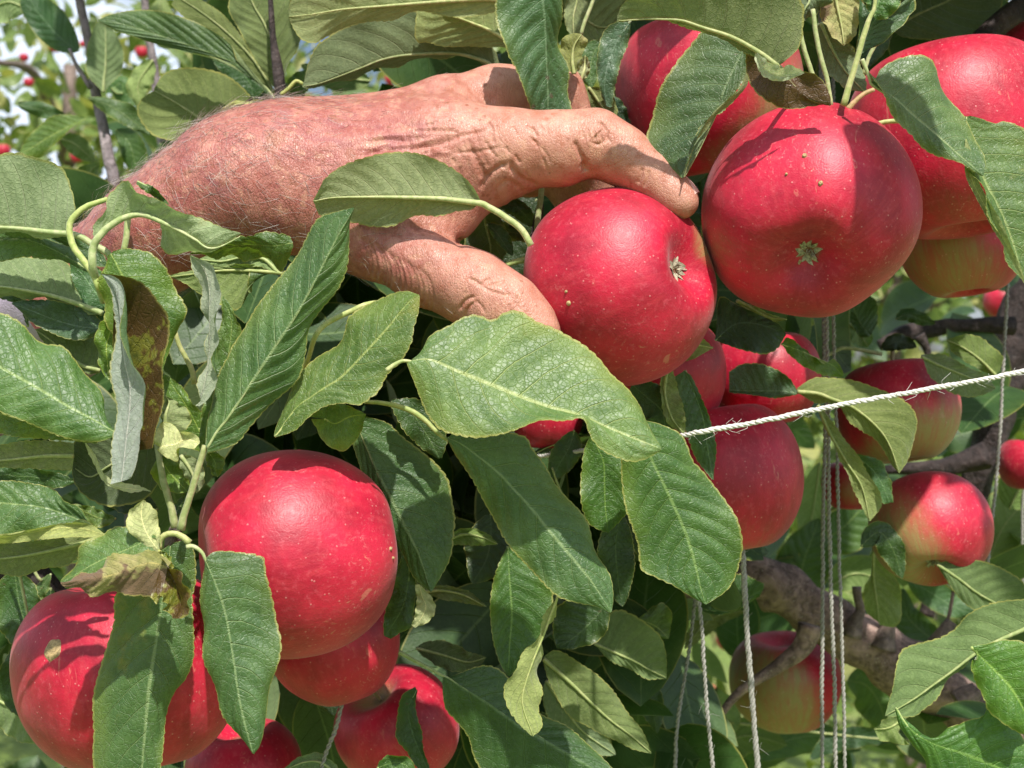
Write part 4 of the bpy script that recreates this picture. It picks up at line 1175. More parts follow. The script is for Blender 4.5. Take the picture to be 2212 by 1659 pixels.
lf("1660,120 1685,150 1715,185 1750,215 1794,228",
   "1611,112 1612,150 1620,180 1634,197 1661,217 1691,232 1741,228 1774,231 1794,228",
   "1636,114 1665,140 1700,150 1737,157 1761,167 1781,183 1792,205 1795,227",
   .478, dl=2, dr=0, tint=(.55, .45, .40), spot=.95, quilt=.5, label='curled dark brown leaf with red blotches above the largest apple')
lf("1633,114 1638,130 1652,150 1680,164 1710,163 1737,158",
   "1631,115 1631,130 1640,150 1654,168 1691,174 1714,168 1737,158",
   "1636,113 1646,122 1661,134 1680,148 1694,150 1710,145 1727,150 1738,157",
   .470, dl=0, dr=-2, face='U', rib=False, tint=(2.2, 2.0, 2.6), teeth=.8, quilt=.3, wav=.4, label='whitish folded-over lip of the curled brown leaf')
lf("1880,175 1891,187 1934,214 1974,250 2000,272 2024,293 2067,332 2095,355 2124,380",
   "1870,147 1887,187 1917,227 1947,263 1981,300 2010,322 2041,343 2070,358 2091,368 2124,381",
   "1886,178 1894,165 1904,148 1934,130 1974,125 2007,137 2037,173 2067,220 2087,253 2107,293 2122,335 2125,378",
   .478, dl=-1, dr=4, tint=(1.15, 1.12, 1.25), spot=.05, quilt=1.1, bulge=1, stalk="1862,128 1866,138 1872,152", label='folded leaf with a grey-white tip in front of the upper right apple')
lf("2088,252 2098,300 2112,350 2128,400 2150,445 2176,500 2196,550 2215,612",
   "2086,250 2084,330 2090,380 2107,417 2124,450 2141,483 2158,510 2174,533 2195,575 2212,610",
   "2095,250 2124,257 2150,264 2174,260 2211,277 2260,320 2290,400 2290,480 2260,560 2217,612",
   .485, dl=-3, dr=2, tint=(1.5, 1.4, 1.25), spot=.38, label='yellow-green mottled leaf cut by the right edge')
lf("2088,300 2094,370 2108,408 2130,450 2150,488 2175,530 2195,575 2214,612",
   "2085,300 2084,373 2105,420 2139,485 2172,535 2193,578 2212,612",
   "2100,330 2108,378 2124,410 2146,448 2172,498 2192,546 2216,611",
   .480, dl=0, dr=-1, face='U', rib=False, tint=(1.15, 1.1, .85), quilt=.3, wav=.3, teeth=.4, spot=.2, label='rolled pale side strip of the mottled leaf at the right edge')
lf("1800,-40 1806,0 1812,30 1818,60 1822,98",
   "1770,-40 1768,-5 1770,20 1780,50 1800,80 1820,98", "1850,-50 1866,-10 1864,20 1856,50 1845,80 1823,99",
   .505, face='U', tint=(1.35, 1.2, .95), spot=.55, label='brown-spotted leaf underside at the top, left of the yellow stalk')
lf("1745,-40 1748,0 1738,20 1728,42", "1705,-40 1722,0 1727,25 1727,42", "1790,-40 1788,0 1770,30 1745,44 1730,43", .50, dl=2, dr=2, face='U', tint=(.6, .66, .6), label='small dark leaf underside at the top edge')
lf("1772,50 1790,90 1808,125 1830,160 1866,198", "1765,50 1762,90 1772,130 1795,165 1825,190 1862,198", "1778,48 1800,62 1828,92 1852,118 1868,150 1872,195", .515, face='U', tint=(.85, .9, .95), label='grey-green leaf underside behind the cluster of stalks')
lf("1892,40 1880,60 1868,90 1858,125", "1900,30 1962,5 1975,-20 1985,10 1968,30 1950,55 1925,75 1905,95 1875,103 1858,118", "1888,36 1866,0 1858,-20 1855,20 1852,60 1850,110", .50, tint=(.75, .88, .95), label='dark green leaf right of the yellow stalk at the top')
lf("1888,36 1896,10 1905,-20 1915,-50", "1882,34 1870,0 1866,-50", "1890,40 1915,40 1935,22 1945,0 1960,-40", .492, tint=(.9, 1.15, .8), quilt=2.2, label='blistered bright leaf base at the top edge')
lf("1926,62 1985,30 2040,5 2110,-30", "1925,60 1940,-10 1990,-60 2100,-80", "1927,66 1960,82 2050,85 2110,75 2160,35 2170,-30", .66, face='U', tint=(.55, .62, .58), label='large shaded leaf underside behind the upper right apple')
lf("1925,62 1900,85 1880,115 1870,150", 26, 22, .60, face='T', tint=BL)
# right of the tall finger: leaves between hand and tall apple
lf("1362,45 1338,80 1316,130 1306,180 1310,230", "1364,48 1332,48 1303,70 1291,120 1290,165 1300,205 1312,232", "1362,50 1358,90 1342,130 1330,180 1322,232", .545, tint=BL, label='blue-green shaded leaf left of the tall red apple')
lf("1305,95 1285,110 1275,150 1278,190", 26, 30, .60, tint=(.9, 1.05, .7))
lf("1240,160 1236,130 1240,100 1256,75", "1236,160 1218,140 1211,110 1216,85 1232,74 1254,73", "1244,160 1254,130 1262,105 1270,88 1262,78 1256,75", .535, face='U', tint=(.95, .85, .5), spot=.45, label='small yellowing leaf with a brown edge beside the dark leaf')
lf("1254,175 1262,150 1264,120", 14, 12, .56, face='U', tint=LT)
lf("1272,190 1290,215 1308,245 1316,280", 30, 24, .565, tint=(.8, .75, .5), spot=.3, face='U')
lf("1320,205 1332,235 1345,260 1362,290", 18, 18, .575, tint=BL)
lf("1217,-20 1240,20 1262,40 1300,60 1364,45", "1215,-20 1225,60 1262,95 1310,90 1362,48", "1217,-30 1260,-40 1310,-40 1350,0 1364,40", .62, face='U', tint=(.75, .78, .55), label='olive leaf underside at the top between the dark leaf and the apples')
stalk("1285,-10 1276,15 1262,50 1255,75", [4, 5, 5, 5], .58)
lf("1250,-60 1246,0 1238,40 1240,90", 24, 22, .60, face='U', tint=(1.0, .95, .8))
# below the grasp, in the dark gap
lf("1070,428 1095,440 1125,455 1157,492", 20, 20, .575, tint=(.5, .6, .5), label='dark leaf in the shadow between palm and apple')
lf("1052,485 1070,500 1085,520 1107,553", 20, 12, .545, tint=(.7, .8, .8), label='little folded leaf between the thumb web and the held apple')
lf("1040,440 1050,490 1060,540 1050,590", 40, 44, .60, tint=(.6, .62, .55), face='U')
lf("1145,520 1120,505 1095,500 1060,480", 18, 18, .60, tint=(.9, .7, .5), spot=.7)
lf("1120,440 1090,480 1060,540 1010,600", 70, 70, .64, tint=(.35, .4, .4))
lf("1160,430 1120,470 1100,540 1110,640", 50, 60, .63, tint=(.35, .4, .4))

# left side: wrist and arm leaves
lf("147,503 110,500 83,497 40,492 0,489 -60,484 -140,480", "150,500 162,470 157,433 143,400 127,363 100,347 67,337 43,330 0,333 -60,350 -140,470", "147,506 120,515 83,517 40,514 0,508 -70,500 -140,484",
   .470, dl=-4, dr=3, face='U', tint=(1.0, 1.1, 1.2), rr=1.1, stalk="246,578 233,547 200,528 175,512", label='big pale leaf underside at the left edge, left of the arm')
lf("190,585 150,556 110,535 60,520 0,520 -70,525", "190,580 160,540 120,524 67,503 0,497 -60,500", "190,588 150,570 83,553 0,556 -70,550", .480, dl=0, dr=2, tint=(1.05, 1.1, 1.1), label='green leaf just below the big pale leaf at the left edge')
lf("222,677 167,656 133,645 100,636 50,627 0,620 -70,615", "222,674 200,650 177,620 160,583 133,560 83,553 40,553 0,556 -70,580", "220,680 200,672 173,661 100,656 50,653 0,650 -70,640",
   .490, dl=3, dr=2, face='U', tint=(.80, .92, .85), rr=1.1, label='leaf underside with a strong midrib at the left edge, middle')
lf("225,712 170,705 120,692 60,668 25,655", "225,700 190,670 120,650 60,648 27,653", "222,718 170,735 110,718 60,690 27,658", .492, face='T', tint=(.62, .72, 1.15), label='dark blue-grey leaf beside the lilac sleeve at the left edge')
lf("217,800 180,790 143,765 110,735 77,712", "216,790 215,750 210,726 167,723 143,705 110,706 77,711", "216,806 190,806 150,790 110,760 80,718", .500, face='U', tint=(.75, .8, .65), label='olive leaf underside with a scalloped top left of the curled leaf')
lf("262,938 252,936 200,906 167,889 133,870 67,830 0,793 -70,758 -130,730", "250,932 230,913 227,870 213,833 187,800 160,770 133,746 90,733 53,706 20,686 0,676 -70,660 -130,690", "250,942 220,953 183,953 133,943 83,923 43,906 0,890 -70,850 -130,790",
   .450, dl=5, dr=-1, tint=(1.0, 1.12, .95), spot=.08, bulge=1., label='large glossy leaf at the left edge pointing at the curled leaf')
lf("210,955 150,935 100,925 40,905 -40,880", "208,950 150,920 83,900 27,890 -40,870", "210,958 150,952 83,948 0,935 -50,915", .462, tint=BR, label='thin bright leaf strip under the large left-edge leaf')
lf("160,985 100,985 50,990 0,995 -70,1000", "160,958 110,953 50,953 0,962 -70,975", "156,1015 110,1014 50,1012 0,1010 -70,1010", .468, face='U', tint=(1.0, .98, .75), label='yellowish leaf underside at the left edge beneath the glossy leaf')
lf("165,1040 110,1035 60,1030 0,1026 -70,1020", 24, 20, .50, tint=(.5, .66, .5))
lf("228,1154 190,1130 140,1110 90,1096 40,1090 0,1086 -80,1080", "228,1150 197,1133 173,1096 143,1083 117,1063 83,1050 33,1040 0,1040 -80,1050", "226,1156 183,1131 133,1131 67,1143 0,1156 -80,1150",
   .462, dl=0, dr=-2, tint=(.95, 1.05, .9), quilt=1.5, label='scallop-edged leaf at the left edge above the speckled apple')
lf("226,1156 180,1142 133,1140 67,1150 0,1162 -80,1166", "226,1154 183,1130 133,1131 67,1143 0,1155 -80,1150", "224,1160 180,1160 133,1160 67,1168 0,1176 -80,1180", .456, face='U', rib=False, tint=BR, quilt=0, teeth=.6, label='curled-under lip of the scallop-edged leaf')
lf("228,1156 190,1168 150,1180 80,1195 0,1205 -80,1210", "226,1154 180,1156 130,1162 60,1170 0,1172 -80,1175", "226,1158 190,1190 150,1216 117,1224 83,1230 0,1243 -80,1245", .472, dl=0, dr=2, face='U', tint=(.78, .80, .62), spot=.2, label='dull drooping leaf underside at the left edge above the apple')
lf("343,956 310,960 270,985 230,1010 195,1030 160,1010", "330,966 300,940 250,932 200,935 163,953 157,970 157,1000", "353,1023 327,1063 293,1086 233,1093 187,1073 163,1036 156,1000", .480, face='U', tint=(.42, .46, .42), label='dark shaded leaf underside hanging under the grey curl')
lf("184,955 198,978 210,1008 230,1040 256,1052 300,1058 326,1062", "182,953 190,975 203,1000 212,1026 226,1043 243,1054 283,1064 317,1058 327,1062", "184,953 206,984 222,1018 240,1036 262,1042 300,1050 326,1061", .470, face='U', rib=False, tint=(2.1, 1.9, 2.2), quilt=0, teeth=.8, wav=.3, label='whitish folded margin of the dark leaf under the curl')
lf("340,1100 290,1085 240,1075 190,1065", 26, 30, .50, tint=(.5, .6, .6))
lf("250,1120 220,1120 180,1105 150,1090", 20, 16, .52, tint=(1.3, 1.2, .8))
lf("246,705 225,660 190,610 150,560", 34, 42, .492, tint=(.7, .95, .95), label='teal-green leaf between the looping stalks and the sleeve')
lf("232,575 190,545 150,525 96,505", 22, 20, .494, tint=(.7, .85, .75))
lf("60,705 50,660 20,640 -30,640", 10, 14, .50, tint=(.6, .75, .6))
# the tall curled leaf with its grey-white outside
lf("", 0, 0, .446, face='T', tint=(.50, .42, .22), spot=.85, quilt=.4, wav=.4, midi=1, rib=False, name='leaf',
   curves=["330,968,2 336,940,2 350,885,2 350,820,1 352,770,0 361,720,0 363,680,0 343,650,0 310,613,0 267,593,0 217,590,1",
           "290,975,10 280,940,12 272,880,12 262,820,12 256,760,12 252,700,12 246,650,10 236,610,6 218,591,3",
           "240,1046,1 246,1000,1 252,953,1 256,886,1 254,820,1 251,753,1 244,686,1 246,640,1 234,612,1 218,592,1"],
   label='inside of the tall curled leaf, dark brown and orange with a ragged hole')
lf("262,1040 268,1000 276,940 282,880 280,830 268,780 260,720 256,660 244,620 220,594",
   "237,1046 243,1020 250,953 255,886 253,820 250,753 243,686 245,636 233,610 219,592",
   "283,1033 295,1003 300,936 310,913 318,846 310,820 283,786 272,720 270,670 253,613 221,592",
   .440, dl=2, dr=-3, face='U', rib=False, tint=(1.45, 1.35, 2.3), quilt=.5, teeth=.9, spot=.14, bulge=2, label='silvery grey-white rolled outside of the tall curled leaf')
lf("428,876 442,820 452,760 455,700 455,640 448,600 436,575 412,552",
   "422,877 433,863 435,803 437,753 433,703 432,653 427,603 415,570 410,552",
   "430,878 450,853 457,786 467,740 480,680 478,653 480,610 467,580 447,566 412,551",
   .452, dl=2, dr=-2, face='U', rib=False, tint=(1.5, 1.4, 2.0), quilt=.4, bulge=1.5, spot=.10, label='narrow silvery curled leaf standing left of the long leaf')
lf("432,970 450,920 470,860 490,780 500,700 484,640", "428,960 436,900 446,850 456,790 466,740 478,690 480,642", "440,976 470,920 500,850 520,780 522,720 513,693 497,656 482,641", .468, tint=(1.25, 1.25, .85), quilt=1.3, label='bright green leaf behind the narrow silvery one')
lf("240,548 262,590 290,640 315,690 335,740 350,805", "233,550 228,580 217,620 225,660 228,690 250,740 300,790 348,805", "245,542 267,538 300,540 323,547 347,573 367,603 383,636 400,670 390,703 377,743 360,780 352,803",
   .462, dl=2, dr=3, tint=(1.3, 1.35, .7), label='vivid green leaf directly behind the tall curled leaf')
lf("235,820 232,780 232,740 245,690", "228,815 213,786 207,753 210,720 227,690 243,686", "245,822 262,780 266,740 256,695", .470, tint=(1.55, 1.5, .6), quilt=1.4, label='small yellow-green leaf piece left of the tall curled leaf')
lf("610,590 540,585 480,585 420,592 367,598", "612,588 560,574 500,573 400,586 367,595", "540,586 535,620 515,668 470,655 433,636 400,612 368,598", .500, face='U', tint=(.95, 1.0, .62), label='olive leaf underside right of the vivid green leaf')
lf("537,585 535,610 525,640 508,672", 10, 26, .505, face='U', tint=(1.0, 1.05, .65))
lf("632,525 590,530 550,528 510,532 460,540 410,548", "632,522 617,507 567,502 520,510 450,533 412,546", "634,533 610,588 580,576 553,563 510,552 460,548 412,549", .478, dl=-1, dr=3, tint=(1.0, 1.02, .65), label='folded green leaf along the lower edge of the forearm')
lf("600,588 570,560 530,555 480,565 430,560", 22, 28, .50, face='U', tint=(.85, 1, .75))
lf("207,520 218,503 233,487 267,467 307,461 350,477 400,500 430,515 461,530 520,505",
   "200,505 201,487 227,457 232,427 250,407 263,393 290,388 320,417 360,437 417,467 467,487 520,503",
   "215,522 240,500 280,478 310,473 335,490 350,510 373,538 410,541 440,537 470,530 519,506",
   .462, dl=-2, dr=6, face='U', tint=(1.1, 1.2, 1.25), rr=1.35, stalk="224,650,14 212,615,7 200,575 200,540", label='pale folded leaf underside bent over the forearm with a thick curved midrib')
lf("296,392 320,404 342,418 364,442", "294,391 310,396 330,402 348,418 364,440", "294,396 318,416 340,430 364,443", .472, tint=(.6, .75, .35), label='dark leaf tip poking out over the wrist')
stalk("213,625 200,590 178,560 160,535 150,505 152,480 165,462 185,447 208,438 232,430", [7, 8, 8.5, 8.5, 8.5, 8.5, 8, 7.5, 7, 6], .465, (1.15, 1.2, .9), label='looping pale stalk beside the folded leaf')
stalk("282,440,-6 277,465 274,500 272,520 266,545", [8, 8, 8, 8], .50, (.95, 1.0, .9))
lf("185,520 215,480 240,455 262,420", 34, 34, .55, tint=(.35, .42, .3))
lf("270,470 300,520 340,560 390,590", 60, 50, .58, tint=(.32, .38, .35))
# small pale curls above the lower left apple
lf("345,965 375,960 400,950 432,955", "335,960 337,930 347,913 367,916 385,932 413,933 430,946", "340,972 353,983 380,991 400,976 420,968 431,958", .456, dl=0, dr=-1, face='U', rib=False, tint=(2.3, 2.0, 1.9), quilt=.6, wav=1.3, label='cream-coloured curled leaf tip between the stalks')
lf("357,918 360,895 365,870 358,855", "390,932 407,923 408,893 383,870 360,856", "350,918 350,890 353,868 356,856", .462, face='U', tint=(1.1, 1.1, .95), spot=.25, quilt=.7, label='pale leaf underside above the cream curl')
lf("445,968 425,920 400,870 375,835 354,810", "450,960 442,925 438,896 413,866 387,830 357,809", "440,980 400,960 370,920 354,870 351,815", .474, tint=(1.25, 1.3, .6), label='yellow-green leaf between the two curled leaves')
lf("345,985 365,1020 385,1040 405,1062", 30, 38, .474, tint=(1.3, 1.35, .65), label='bright green leaf low between the stalks')
lf("392,985 410,1010 420,1035 424,1065", 24, 18, .468, face='U', tint=(.95, .98, .95), spot=.2)
lf("450,975 465,1000 468,1020 470,1030", 20, 18, .472, tint=(1.3, 1.3, .6))
lf("375,1120 390,1090 410,1070 430,1060", 12, 10, .475, tint=(.8, .9, .6))
lf("342,1190 325,1165 312,1140 305,1110 310,1080", "340,1192 310,1178 290,1155 277,1130 280,1104 308,1081", "345,1190 346,1156 341,1113 326,1092 312,1080", .448, dl=0, dr=1, face='U', tint=(2.0, 1.75, 1.6), spot=.12, rib=False, label='cream leaf underside above the crumpled brown leaf')
lf("343,1190 355,1210 365,1225 372,1240", 12, 10, .446, face='T', tint=(1.3, 1.1, .35), spot=.4)
# crumpled brown leaf
lf("320,1165 290,1180 240,1200 190,1225 131,1257", "340,1160 283,1143 255,1144 227,1153 187,1179 167,1203 143,1233 131,1254", "345,1200 320,1199 290,1203 250,1218 200,1240 160,1252 132,1260",
   .448, dl=3, dr=-2, tint=(1.1, 1.15, .9), spot=.35, label='green half of the crumpled leaf, spotted purple, at lower left')
lf("362,1225 330,1215 300,1222 250,1240 200,1250 131,1259", "370,1215 353,1203 320,1197 290,1200 250,1215 200,1238 132,1257", "350,1290 330,1292 300,1288 272,1280 247,1284 207,1280 167,1270 131,1261",
   .441, dl=2, dr=2, face='U', tint=(1.0, .85, .55), spot=.72, quilt=1.0, wav=1.3, rib=False, label='crumpled brown-blotched leaf underside over the dark red apple')
lf("", 0, 0, .438, face='T', tint=(1.1, .8, .4), spot=.75, midi=1, rib=False, quilt=.3, wav=.8,
   curves=["345,1204,0 377,1222,0 398,1250,0 411,1285,0 411,1312,0 393,1336,0", "352,1212,5 372,1245,6 384,1275,6 390,1300,6 388,1320,4 378,1336,1", "325,1290,-1 338,1300,-2 350,1292,-2 362,1302,-1 370,1318,0 373,1336,0"],
   label='twisted reddish end of the crumpled brown leaf')
# two leaves hanging in front of the lower left apples
lf("368,1180 362,1230 350,1306 337,1390 330,1440 323,1490 317,1556 307,1659 296,1760",
   "364,1178 300,1230 257,1285 247,1340 230,1390 213,1446 200,1506 198,1580 200,1659 245,1740 294,1762",
   "376,1172 405,1168 420,1195 423,1253 415,1293 418,1373 417,1426 400,1473 377,1506 360,1556 347,1659 330,1710 297,1762",
   .465, dl=4, dr=2, tint=(.98, 1.05, 1.05), spot=.30, wav=.8, bulge=.6, label='long leaf hanging down over the dark red apple at bottom left, cut by the frame')
lf("443,1208 455,1235 473,1283 483,1315 490,1346 500,1406 507,1450 513,1490 527,1556 547,1628",
   "441,1206 438,1256 437,1313 447,1373 457,1456 467,1506 483,1549 517,1600 546,1629",
   "447,1203 467,1191 517,1193 567,1204 573,1240 587,1290 597,1340 605,1390 593,1440 583,1483 577,1540 563,1606 549,1629",
   .446, dl=2, dr=3, tint=(1.1, 1.15, 1.2), spot=.10, bulge=.8, stalk="403,1182 415,1180 428,1186 438,1196", label='pointed leaf with a white tip hanging in front of the glossy lower left apple')

# lower centre
lf("765,900 785,950 800,985 817,1026 845,1080 875,1140 905,1200 930,1278", "757,945 775,1000 800,1060 835,1110 860,1145 867,1190 887,1240 917,1271 930,1279", "785,898 837,913 864,936 905,970 944,1003 970,1036 978,1075 982,1119 977,1156 970,1206 950,1249 932,1279",
   .505, dl=2, dr=3, tint=(.82, .92, .95), quilt=1.1, label='green leaf behind the right shoulder of the glossy lower left apple')
lf("905,1262 912,1290 920,1310 910,1335 893,1354", "897,1263 900,1300 896,1330 889,1350", "917,1272 937,1300 939,1323 924,1343 897,1356", .500, face='U', rib=False, tint=(1.35, 1.25, 1.2), label='twisted pale leaf tip below the apple shoulder')
lf("880,1200 882,1250 870,1310 832,1375", "870,1196 850,1260 832,1320 829,1372", "885,1210 898,1266 892,1330 890,1353 864,1367 844,1380", .525, tint=(.5, .62, .45), label='dark leaf end under the twisted pale tip')
lf("968,946 1000,962 1037,990 1070,1016 1100,1046 1150,1100 1180,1139 1230,1199 1277,1256 1320,1322",
   "964,942 984,983 1010,1020 1030,1053 1050,1100 1087,1163 1114,1196 1154,1239 1204,1283 1254,1303 1287,1310 1320,1324",
   "975,938 1050,925 1134,938 1157,973 1190,1013 1217,1053 1247,1106 1264,1139 1284,1196 1310,1246 1322,1293 1322,1320",
   .478, dl=1, dr=5, tint=(1.1, 1.15, 1.15), spot=.05, bulge=.6, label='long leaf with a dark-spotted tip pointing to lower right in the centre')
lf("845,868 880,885 910,920 950,990", "842,870 870,925 905,965 948,992", "850,862 905,862 935,890 965,945 955,990", .500, tint=(.6, .7, .55))
lf("700,905 725,915 755,900 790,895", "668,900 690,880 740,872 788,893", "672,905 700,950 740,975 775,940 790,898", .480, tint=(1.3, 1.3, .6), label='small bright leaf above the glossy lower left apple')
lf("1404,930 1404,983 1420,1020 1437,1053 1464,1110 1485,1160 1501,1216 1512,1265 1524,1305",
   "1390,912 1350,960 1342,993 1344,1053 1354,1106 1360,1123 1377,1173 1385,1229 1417,1246 1454,1263 1474,1276 1500,1293 1523,1306",
   "1396,908 1430,916 1474,940 1495,993 1521,1020 1551,1060 1575,1103 1588,1133 1600,1186 1592,1239 1572,1273 1535,1299 1525,1306",
   .490, dl=1, dr=3, tint=(.95, 1.1, .75), quilt=1.7, bulge=.8, label='broad veined leaf hanging just left of the speckled apple under the twine')
lf("1480,800 1500,850 1518,900 1528,960 1540,1036", "1455,815 1465,870 1480,930 1505,990 1538,1036", "1475,800 1495,816 1518,870 1538,920 1547,970 1542,1036", .55, tint=(.75, .95, .9), label='narrow leaf along the left side of the speckled apple')
lf("1440,800 1436,850 1450,900 1475,935", "1427,800 1428,860 1440,910 1473,936", "1452,795 1465,840 1477,890 1480,935", .545, face='U', tint=(.8, .85, .6))
lf("1365,830 1400,860 1430,890 1440,945", 40, 50, .555, tint=(.45, .6, .5))
lf("1432,760 1465,755 1500,745 1540,752", "1436,765 1445,785 1470,783 1500,775", "1440,752 1480,738 1510,730 1541,750", .53, face='U', tint=(1.3, 1.2, .9), label='pale leaf corner under the held apple')
lf("1278,940 1292,970 1304,1000 1306,1050 1308,1100 1314,1150", "1274,943 1262,975 1257,1010 1254,1076 1267,1123 1290,1142 1314,1151", "1290,950 1345,985 1350,1050 1354,1100 1340,1125 1315,1151", .515, tint=(.7, .92, .42), spot=.05, label='green leaf hanging under the twisted end of the largest leaf')
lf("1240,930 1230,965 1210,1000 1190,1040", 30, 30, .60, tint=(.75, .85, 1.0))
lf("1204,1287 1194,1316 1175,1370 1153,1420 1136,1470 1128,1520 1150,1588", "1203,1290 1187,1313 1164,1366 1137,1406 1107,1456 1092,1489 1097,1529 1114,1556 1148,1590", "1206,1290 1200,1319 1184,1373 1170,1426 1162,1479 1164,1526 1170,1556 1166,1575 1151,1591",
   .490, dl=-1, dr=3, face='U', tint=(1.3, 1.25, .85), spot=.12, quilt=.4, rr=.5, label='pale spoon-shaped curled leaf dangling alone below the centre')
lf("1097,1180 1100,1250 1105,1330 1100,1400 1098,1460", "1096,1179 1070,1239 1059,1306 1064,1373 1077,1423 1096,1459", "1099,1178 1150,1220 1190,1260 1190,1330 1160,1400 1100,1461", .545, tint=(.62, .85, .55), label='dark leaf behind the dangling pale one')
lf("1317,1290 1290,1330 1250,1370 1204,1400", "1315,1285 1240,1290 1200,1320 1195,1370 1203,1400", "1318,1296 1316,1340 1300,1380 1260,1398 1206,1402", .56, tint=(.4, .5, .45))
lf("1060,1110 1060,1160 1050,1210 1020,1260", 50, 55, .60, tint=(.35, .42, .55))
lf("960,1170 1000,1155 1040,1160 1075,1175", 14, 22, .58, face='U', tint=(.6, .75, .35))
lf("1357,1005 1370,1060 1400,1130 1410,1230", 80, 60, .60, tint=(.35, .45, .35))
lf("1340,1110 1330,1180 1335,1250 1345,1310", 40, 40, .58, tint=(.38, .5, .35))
lf("910,1280 950,1275 1000,1285 1050,1310", 12, 18, .60, face='U', tint=(.7, .7, .5))
lf("900,1400 960,1415 1010,1430 1050,1420", 30, 26, .62, face='U', tint=(.5, .55, .45))
lf("957,1460 970,1466 1003,1488 1037,1509 1080,1538 1120,1566 1200,1612 1330,1690", "955,1478 957,1500 964,1533 984,1559 1010,1596 1030,1650 1100,1740 1320,1700", "957,1475 987,1459 1054,1439 1110,1470 1170,1543 1230,1573 1277,1613 1320,1660 1335,1690",
   .530, dl=2, dr=4, tint=(.55, .72, .6), stalk="862,1408 890,1424 920,1440", label='very large dark leaf at the bottom edge right of the red apples')
lf("1174,1423 1205,1450 1237,1479 1280,1520 1320,1556 1365,1590 1407,1626", "1172,1420 1204,1406 1260,1435 1317,1483 1354,1539 1385,1575 1408,1626", "1172,1426 1190,1480 1230,1546 1290,1580 1350,1610 1406,1628", .60, face='U', tint=(.72, .78, .52), rr=1.0, label='long olive leaf underside at the bottom, right of the dangling pale leaf')
lf("1180,1470 1220,1530 1260,1580 1330,1630", 34, 44, .64, face='U', tint=(.85, .95, 1.0))
lf("1284,1390 1330,1410 1370,1428 1400,1445 1440,1464", "1284,1386 1324,1323 1370,1329 1420,1366 1437,1406 1440,1462", "1286,1392 1310,1420 1337,1436 1370,1452 1400,1467 1440,1466", .62, face='U', tint=(.8, .9, .65), rr=.8, label='broad grey-green leaf underside below the broad veined leaf')
lf("1377,1340 1400,1345 1425,1360 1444,1380", "1377,1337 1400,1320 1430,1303 1450,1325 1446,1375", "1380,1345 1400,1365 1430,1380", .635, tint=BR, label='small bright green leaf corner near the string')
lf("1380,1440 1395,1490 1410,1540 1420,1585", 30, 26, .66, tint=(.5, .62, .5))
lf("900,1490 882,1530 888,1570 905,1620 925,1665", "897,1483 870,1500 860,1536 855,1590 880,1626 910,1670", "902,1490 897,1530 910,1575 914,1613 930,1664", .560, tint=(.5, .68, .7), rr=.5, label='small twisted dark leaf in front of the red apple at the bottom')
lf("815,1659 840,1650 870,1650 900,1670", 20, 20, .53, tint=(.7, .9, .5))
lf("740,1690 700,1650 660,1645 610,1665", 24, 16, .56, face='U', tint=(.7, .85, .8))
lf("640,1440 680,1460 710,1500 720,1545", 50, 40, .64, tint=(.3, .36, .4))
lf("30,1230 40,1300 60,1360 70,1420", 50, 60, .55, tint=(.55, .72, .5), label='dark leaf left of the speckled corner apple')
lf("110,1270 100,1330 60,1400 20,1490 60,1560", 40, 30, .57, tint=(.45, .6, .5))
lf("-30,1500 30,1530 70,1560 110,1605", 50, 60, .60, face='U', tint=(1.0, 1.1, .9), label='leaf underside in the bottom left corner')
lf("110,1240 85,1275 60,1300 40,1310", 18, 14, .56, tint=(.9, .95, 1.0))

# lower right
lf("1722,846 1765,850 1792,860 1842,880 1892,920 1920,960 1942,1021", "1722,838 1750,820 1775,813 1842,820 1908,843 1952,873 1975,906 1977,946 1965,990 1943,1022", "1724,850 1765,872 1810,878 1852,913 1868,935 1890,952 1908,973 1925,1006 1941,1022",
   .60, dl=2, dr=2, face='U', tint=(.80, .82, .50), rr=1.0, label='olive leaf underside crossing behind the diagonal twine')
lf("1765,876 1792,936 1812,970 1832,1003 1862,1053 1878,1125", "1765,880 1775,906 1808,976 1835,1033 1858,1086 1877,1126", "1770,872 1800,915 1848,980 1875,1026 1905,1086 1880,1126", .615, face='U', tint=(.85, .9, .62), label='long drooping leaf underside below the olive leaf')
lf("1850,985 1880,1010 1905,1045 1922,1085", "1850,985 1875,1026 1902,1083 1920,1088", "1852,980 1902,996 1922,1036 1930,1086", .63, tint=(.75, .98, 1.0), label='blue-green leaf edge beside the drooping underside')
lf("1723,850 1690,845 1650,845 1610,845 1575,843", "1725,846 1702,816 1658,790 1608,786 1575,803", "1722,852 1675,860 1625,853 1575,848", .60, tint=(.62, .75, .85), label='dark blue-green leaf above the speckled apple')
lf("1725,840 1700,815 1680,800 1650,790", 10, 22, .63, tint=(.6, .75, .55))
lf("1545,735 1590,700 1640,700 1697,722", "1547,700 1555,643 1585,653 1625,673 1675,696 1697,720", "1546,735 1592,753 1648,765 1682,750 1698,724", .555, tint=(.38, .48, .75), label='very dark blue-green leaf under the largest apple')
lf("1688,743 1725,756 1760,772 1800,790 1820,812", "1690,740 1702,730 1742,756 1775,786 1802,776 1818,800 1822,812", "1690,746 1728,786 1775,810 1820,814", .575, tint=(1.25, 1.35, .75), label='light green folded leaf left of the hanging strings')
lf("1592,650 1620,665 1660,685 1700,690", 8, 10, .56, face='U', tint=(1.2, 1.2, 1.0))
lf("1990,770 2030,790 2080,810 2150,838", "1990,766 2040,766 2080,790 2130,810 2151,836", "1992,772 2010,815 2050,845 2100,858 2149,842", .66, face='U', tint=(.68, .78, .75), label='grey-green leaf underside above the twine on the right')
